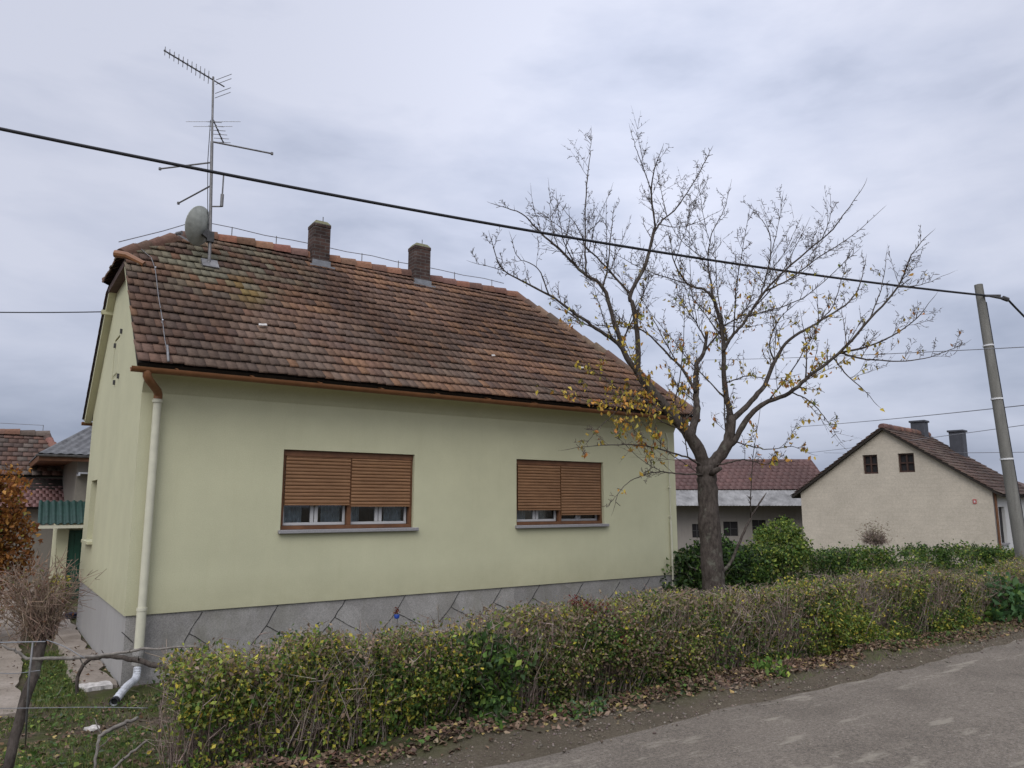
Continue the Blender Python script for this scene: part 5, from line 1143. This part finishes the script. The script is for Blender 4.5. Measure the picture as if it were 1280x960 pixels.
branch('thick brown vine stem arching from the path edge into the hedge', [(96, 876), (97, 848), (106, 829), (128, 821), (160, 823), (195, 832), (240, 845)], [dv, dv, dv, dv, dv-.05, dv-.15, dv-.4], [.018, .019, .020, .021, .028, .031, .024], 'bark', 'vine_stem')
branch('long pale grey bare branch lying level across the hedge end', [(2, 806), (20, 815), (40, 823), (90, 822), (140, 817), (190, 811), (250, 808)], [DF+.1, DF+.1, DF+.12, DF+.15, DF+.2, DF+.2, DF+.2], [.006, .009, .011, .012, .010, .008, .005])
gs = [ground_hit(*q) for q in ((46, 879), (75, 874), (100, 868))]; dd = [(q-CAM)@Hd for q in gs]
branch('short pale stick lying on the grass near the white slab', [(46, 877), (75, 872), (100, 866)], dd, [.012, .014, .010])
g1 = ground_hit(119, 968); g2 = ground_hit(168, 912); d1 = (g1-CAM)@Hd
branch('bent forked dead stick standing in the litter by the hedge end', [(118, 962), (122, 930), (128, 918), (150, 907), (172, 897)], [d1, d1+.05, d1+.1, d1+.2, d1+.3], [.010, .010, .013, .014, .012])
branch('thin reddish dead stick low in front of the hedge end', [(140, 962), (160, 945), (185, 925)], [d1-.1, d1-.05, d1], [.008, .009, .007])
# drain hose, slab, plaster lump
pa, pb_, pc = np.array([.165, -.12, .20]), onY(157, 862, -.45), ground_hit(142, 884)
dr = thing('drain_hose', 'white flexible drain hose below the cream downpipe', 'hose', (pc[0], pc[1], float(pc[2])))
pc = pc+np.array([0, 0, .05]); L = smooth_line([pa+np.array([.0, 0, .03]), pa-np.array([.02, .06, .08]), pb_*.5+(pa+pc)*.25, pc], 9); R = [.040+.004*(i % 2) for i in range(len(L))]
m = MB(); m.tube(L, R, 12, cap=False); m.tube(L, [r*.85 for r in R], 12, cap=False); m.build('hose_tube', M['whitepipe'], dr)
m = MB(); t = (L[-1]-L[-2]); t /= np.linalg.norm(t); m.tube([L[-1]-t*.05, L[-1]+t*.012], .047, 12, cap=False); m.tube([L[-1]-t*.03, L[-1]-t*.025], .038, 12); m.build('end_collar', M['cable'], dr)
s0, s1 = ground_hit(99, 865), ground_hit(146, 865); m = MB(); n = 9; top = []; zsl = max(s0[2], s1[2])+.045
for i in range(n): top.append((s0[0]+(s1[0]-s0[0]-.02)*i/(n-1), s0[1]-.05+RNG.normal()*.02, zsl+RNG.normal()*.004))
for i in range(n-1, -1, -1): top.append((s0[0]+(s1[0]-s0[0]-.02)*i/(n-1), s0[1]+.20+RNG.normal()*.015, zsl+RNG.normal()*.004))
k = len(top); m.add(top+[(p[0], p[1], p[2]-.10) for p in top], [tuple(range(k)), tuple(range(2*k-1, k-1, -1))]+[(i, (i+1) % k, k+(i+1) % k, k+i) for i in range(k)])
tag(m.build('concrete_slab', M['debris'], None, origin=s0), 'broken whitish concrete slab edge at the house corner', 'slab')
s0, s1 = ground_hit(172, 868), ground_hit(192, 866)
g3 = ground_hit(114, 913); bm = bmesh.new(); bmesh.ops.create_icosphere(bm, subdivisions=2, radius=.055)
for v in bm.verts: v.co = Vector((v.co.x*1.1, v.co.y*.8, v.co.z*.55))*(1+random.uniform(-.28, .28))
me = D.meshes.new('plaster_lump'); bm.to_mesh(me); bm.free(); tag(link('plaster_lump', me, M['debris'], None, g3+np.array([0, 0, .012])), 'white lump of broken plaster on the grass', 'rubble')
# ornament on a stake in front of the plinth
oc = onY(496, 768, -.35); orn = thing('garden_ornament', 'small blue and rust coloured garden ornament on a stake before the stone plinth', 'ornament', (oc[0], oc[1], 0))
m = MB(); m.tube([(oc[0], oc[1], -.02), (oc[0]+.01, oc[1], oc[2]-.03)], .006, 6); m.build('stake', M['steel'], orn)
m = MB(); m.tube([oc-np.array([0, 0, .06]), oc-np.array([0, 0, .05]), oc-np.array([0, 0, .02]), oc], [.012, .032, .04, .034], 12); m.build('pot', simple('blue_enamel', (.02, .06, .30), .1, 10, .35, .5), orn, smooth='auto')
pos = oc+np.array([0, 0, .045])+RNG.normal(size=(40, 3))*np.array([.022, .02, .025]); leaves_mesh('petals', pos, RNG.uniform(.025, .045, 40), pick(40, [(.20, .07, .045), (.14, .05, .04), (.35, .2, .05)], [4, 3, 1]), M['leaf'], orn)

# ================================================================== GROUND COVER (nobody could count it)
RNG = np.random.default_rng(90)
def zg(xy):
    p = np.stack([xy[:, 0], xy[:, 1], 0*xy[:, 0]], -1)
    r = (vnoise(p, 3.1, 1)-.5)*.06+(vnoise(p, 11, 2)-.5)*.035; r *= sstep(-5.9, -5.5, xy[:, 1])
    r = r*np.where((xy[:, 0] < .3) & (xy[:, 1] > .3), .25, 1)
    return gz(xy[:, 0], xy[:, 1])+r+.06*np.exp(-((xy[:, 1]+5.05)/.22)**2)*(.5+vnoise(p, 2.3, 9))
def area(n, x0, x1, y0, y1, thr=0, s=2.5, seed=0):
    xy = np.stack([RNG.uniform(x0, x1, n), RNG.uniform(y0, y1, n)], -1)
    if thr: k = vnoise(np.stack([xy[:, 0], xy[:, 1], 0*xy[:, 0]], -1), s, seed) > thr; xy = xy[k]
    return xy
def blades(xy, h):
    n = len(xy); b = np.stack([xy[:, 0], xy[:, 1], zg(xy)-.005], -1); a = RNG.uniform(0, 6.28, n); w = RNG.uniform(.0025, .006, n)[:, None]; hh = h*RNG.uniform(.5, 1.3, n); s = np.stack([np.cos(a), np.sin(a), 0*a], -1)*w
    ln = RNG.normal(0, .5, (n, 2))*hh[:, None]; t = b.copy(); t[:, :2] += ln; t[:, 2] += hh; return np.stack([b-s, b+s, t], 1).reshape(-1, 3), n
GR = [(.085, .13, .026), (.12, .16, .038), (.16, .17, .05), (.22, .19, .09), (.065, .095, .028)]
parts_ = [(area(9000, -.86, -.36, -.5, 2.9), .05), (area(15000, -2.0, .7, -4.3, -.55, .46, 2.2, 3), .055), (area(15000, 0.2, 11, -4.1, -.15, .35, 1.5, 4), .07), (area(6000, 9.5, 15, -3.5, 2, .3, 1.5, 4), .08), (area(4000, -.3, 13, -5.45, -5.0, .58, 2.3, 6), .05), (area(3000, -2, 0, -5.6, -4.1, .45, 2.3, 6), .06)]
Vs = []; cs = []
for xy, h in parts_:
    v, n = blades(xy, h); Vs.append(v); cs.append(np.repeat(pick(n, GR, [4, 4, 3, 2, 3]), 3, 0))
V = np.concatenate(Vs); tag(npmesh('grass', V, np.arange(len(V)).reshape(-1, 3), M['leaf'], None, np.concatenate(cs)), kind='stuff')
# low broad leaved weeds among the grass
xy = np.concatenate([area(1500, -1.9, .5, -4.3, -.7, .5, 2.2, 3), area(500, -.86, -.38, -.4, 2.6), area(1200, -.3, 13.5, -5.3, -4.95, .52, 1.7, 8)]); n = len(xy)
pos = np.stack([xy[:, 0], xy[:, 1], zg(xy)+RNG.uniform(.008, .05, n)], -1)
tag(leaves_mesh('undergrowth', pos, RNG.uniform(.025, .06, n), pick(n, [MG, (.075, .12, .03), DG, YG, (.09, .12, .07)], [4, 4, 2, 1, 1]), M['leaf'], None, .7, 0, .6), kind='stuff')
# fallen leaves
yv = RNG.normal(-5.08, .16, 11500); xv = RNG.uniform(-.8, 14.2, 11500); k = (yv > -5.66) & (yv < -4.7) & (vnoise(np.stack([xv, yv, 0*xv], -1), 2.6, 12) > .12+.40*(yv < -5.32)); xy = np.stack([xv, yv], -1)[k]
xy = np.concatenate([xy, area(1500, -2.2, .6, -4.6, -.6, .35, 2, 14), area(160, -3, -.9, -.8, 4.5), area(60, -.42, 0, 0.2, 3), area(900, 4.5, 11, -4.0, -.6), area(900, 8.5, 14, -5.55, -5.0)]); n = len(xy)
pos = np.stack([xy[:, 0], xy[:, 1], np.maximum(zg(xy), np.where((xy[:, 0] < 0) & (xy[:, 1] > .1), .035, -1))+RNG.uniform(.006, .03, n)], -1)
tag(leaves_mesh('fallen_leaves', pos, RNG.uniform(.025, .065, n), pick(n, [(.15, .102, .066), (.11, .073, .049), (.21, .15, .10), (.085, .058, .043), (.30, .225, .09), (.14, .08, .05)], [4, 4, 3, 3, 1.2, 1.5]), M['driedleaf'], None, .65, 0, .72), kind='stuff')
# loose grit on the verge
n = 5200; xy = np.stack([RNG.uniform(.2, 12, n), RNG.normal(-5.55, .17, n)], -1); xy = xy[(xy[:, 1] > -6.0) & (xy[:, 1] < -5.1)]; n = len(xy)
o8 = np.array([(1, 0, 0), (-1, 0, 0), (0, 1, 0), (0, -1, 0), (0, 0, .7), (0, 0, -.7)]); s = RNG.gamma(2, .0032, n).clip(.003, .018)[:, None, None]
zc = np.where(xy[:, 1] < -5.78, .467, zg(xy)); V = np.stack([xy[:, 0], xy[:, 1], zc+.003], -1)[:, None]+o8[None]*s*RNG.uniform(.6, 1.3, (n, 6, 1))
tr = np.array([(0, 2, 4), (2, 1, 4), (1, 3, 4), (3, 0, 4), (2, 0, 5), (1, 2, 5), (3, 1, 5), (0, 3, 5)])
tag(npmesh('gravel', V.reshape(-1, 3), (np.arange(n)[:, None, None]*6+tr[None]).reshape(-1, 3), M['driedleaf'], None, np.repeat(pick(n, [(.17, .14, .11), (.125, .10, .078), (.23, .195, .155)], [3, 3, 1]), 6, 0)), kind='stuff')

# ================================================================== SKY, SUN, CAMERA
SUN_AZ = math.radians(226); SUN_EL = math.radians(42)      # direction towards the sun, measured from +X
sd = Vector((math.cos(SUN_AZ)*math.cos(SUN_EL), math.sin(SUN_AZ)*math.cos(SUN_EL), math.sin(SUN_EL)))
sl_ = D.lights.new('sun', 'SUN'); sl_.energy = 1.15; sl_.angle = math.radians(35); sl_.color = (1, .975, .94); so = D.objects.new('sun', sl_); COL.objects.link(so); so.location = sd*60; so.rotation_euler = sd.to_track_quat('Z', 'Y').to_euler()
w = D.worlds.new('World'); S.world = w; w.use_nodes = True; nt = w.node_tree; bg = nt.nodes['Background']; bg.inputs['Strength'].default_value = .1
N = nt.nodes.new; Lk = nt.links.new
sky = N('ShaderNodeTexSky'); sky.sky_type = 'NISHITA'; sky.sun_disc = False; sky.sun_elevation = SUN_EL; sky.sun_rotation = math.atan2(sd.x, sd.y); sky.air_density = 1.2; sky.dust_density = 2.5
tc = N('ShaderNodeTexCoord')
sp = N('ShaderNodeSeparateXYZ'); Lk(tc.outputs['Generated'], sp.inputs[0])
def wnoise(scale, stretch, detail=5, rough=.55, off=(0, 0, 0)):
    mp = N('ShaderNodeMapping'); mp.inputs['Scale'].default_value = stretch; mp.inputs['Location'].default_value = off; Lk(tc.outputs['Generated'], mp.inputs[0]); t = N('ShaderNodeTexNoise'); t.inputs['Scale'].default_value = scale; t.inputs['Detail'].default_value = detail; t.inputs['Roughness'].default_value = rough; t.inputs['Distortion'].default_value = .25; Lk(mp.outputs[0], t.inputs['Vector']); return t.outputs['Fac']
def math_(op, a, b, c=None):
    m = N('ShaderNodeMath'); m.operation = op
    for i, x in enumerate((a, b, c)):
        if x is None: continue
        if hasattr(x, 'links'): Lk(x, m.inputs[i])
        else: m.inputs[i].default_value = x
    return m.outputs[0]
n1 = wnoise(1.7, (1, 1, 2.6), 6, .52, (3.1, 1.4, .2)); n2 = wnoise(4.2, (1, 1, 3.2), 5, .55, (1.3, 7.2, .6))
el = math_('MULTIPLY_ADD', n1, 1.14, math_('MULTIPLY_ADD', n2, .50, math_('MULTIPLY_ADD', sp.outputs[2], .66, -.14)))     # height in the sky, broken up by the clouds
rp_ = N('ShaderNodeValToRGB'); e = rp_.color_ramp.elements
stops = [(.40, (2.35, 2.75, 3.8)), (.56, (3.3, 3.75, 5.0)), (.70, (4.5, 4.95, 6.3)), (.84, (5.8, 6.2, 7.6)), (1.0, (6.9, 7.2, 8.5))]
while len(e) < len(stops): e.new(.5)
for q, (p, c) in zip(e, stops): q.position = p; q.color = (*c, 1)
Lk(el, rp_.inputs[0])
mx = N('ShaderNodeMix'); mx.data_type = 'RGBA'; mx.inputs[0].default_value = .92; Lk(sky.outputs[0], mx.inputs[6]); Lk(rp_.outputs[0], mx.inputs[7])
# unseen sky overhead and sunward brightened to light ground and walls; thin cloud ahead
def lobe(d, power, k):
    v = N('ShaderNodeVectorMath'); v.operation = 'DOT_PRODUCT'; Lk(tc.outputs['Generated'], v.inputs[0]); v.inputs[1].default_value = d
    return math_('MULTIPLY', math_('POWER', math_('MAXIMUM', v.outputs['Value'], 0.), power), k)
zen = N('ShaderNodeMapRange'); zen.interpolation_type = 'SMOOTHSTEP'; Lk(sp.outputs[2], zen.inputs[0]); zen.inputs[1].default_value = .58; zen.inputs[2].default_value = .95; zen.inputs[3].default_value = 0; zen.inputs[4].default_value = 1.1
thin = ray(800, 150); thin = thin/np.linalg.norm(thin)
br_ = math_('ADD', math_('ADD', zen.outputs[0], 1.), math_('ADD', lobe(tuple(sd), 4, 1.2), lobe(tuple(thin), 14, .30)))
ml = N('ShaderNodeVectorMath'); ml.operation = 'SCALE'; Lk(mx.outputs[2], ml.inputs[0]); Lk(br_, ml.inputs['Scale']); Lk(ml.outputs[0], bg.inputs['Color'])

cam = D.cameras.new('camera'); co = D.objects.new('camera', cam); COL.objects.link(co); cam.sensor_fit = 'HORIZONTAL'; cam.sensor_width = 36; cam.lens = FPX/1280*36; cam.clip_start = .05; cam.clip_end = 1500
R3 = Matrix((Rt, Up, -Fw)).transposed(); co.matrix_world = Matrix.Translation(CAM) @ R3.to_4x4(); S.camera = co
S.view_settings.view_transform = 'Standard'; S.view_settings.look = 'None'; S.view_settings.gamma = 1; S.view_settings.exposure = -.06; S.view_settings.use_curve_mapping = False
S.render.engine = 'CYCLES'; S.cycles.max_bounces = 6; S.cycles.transparent_max_bounces = 8
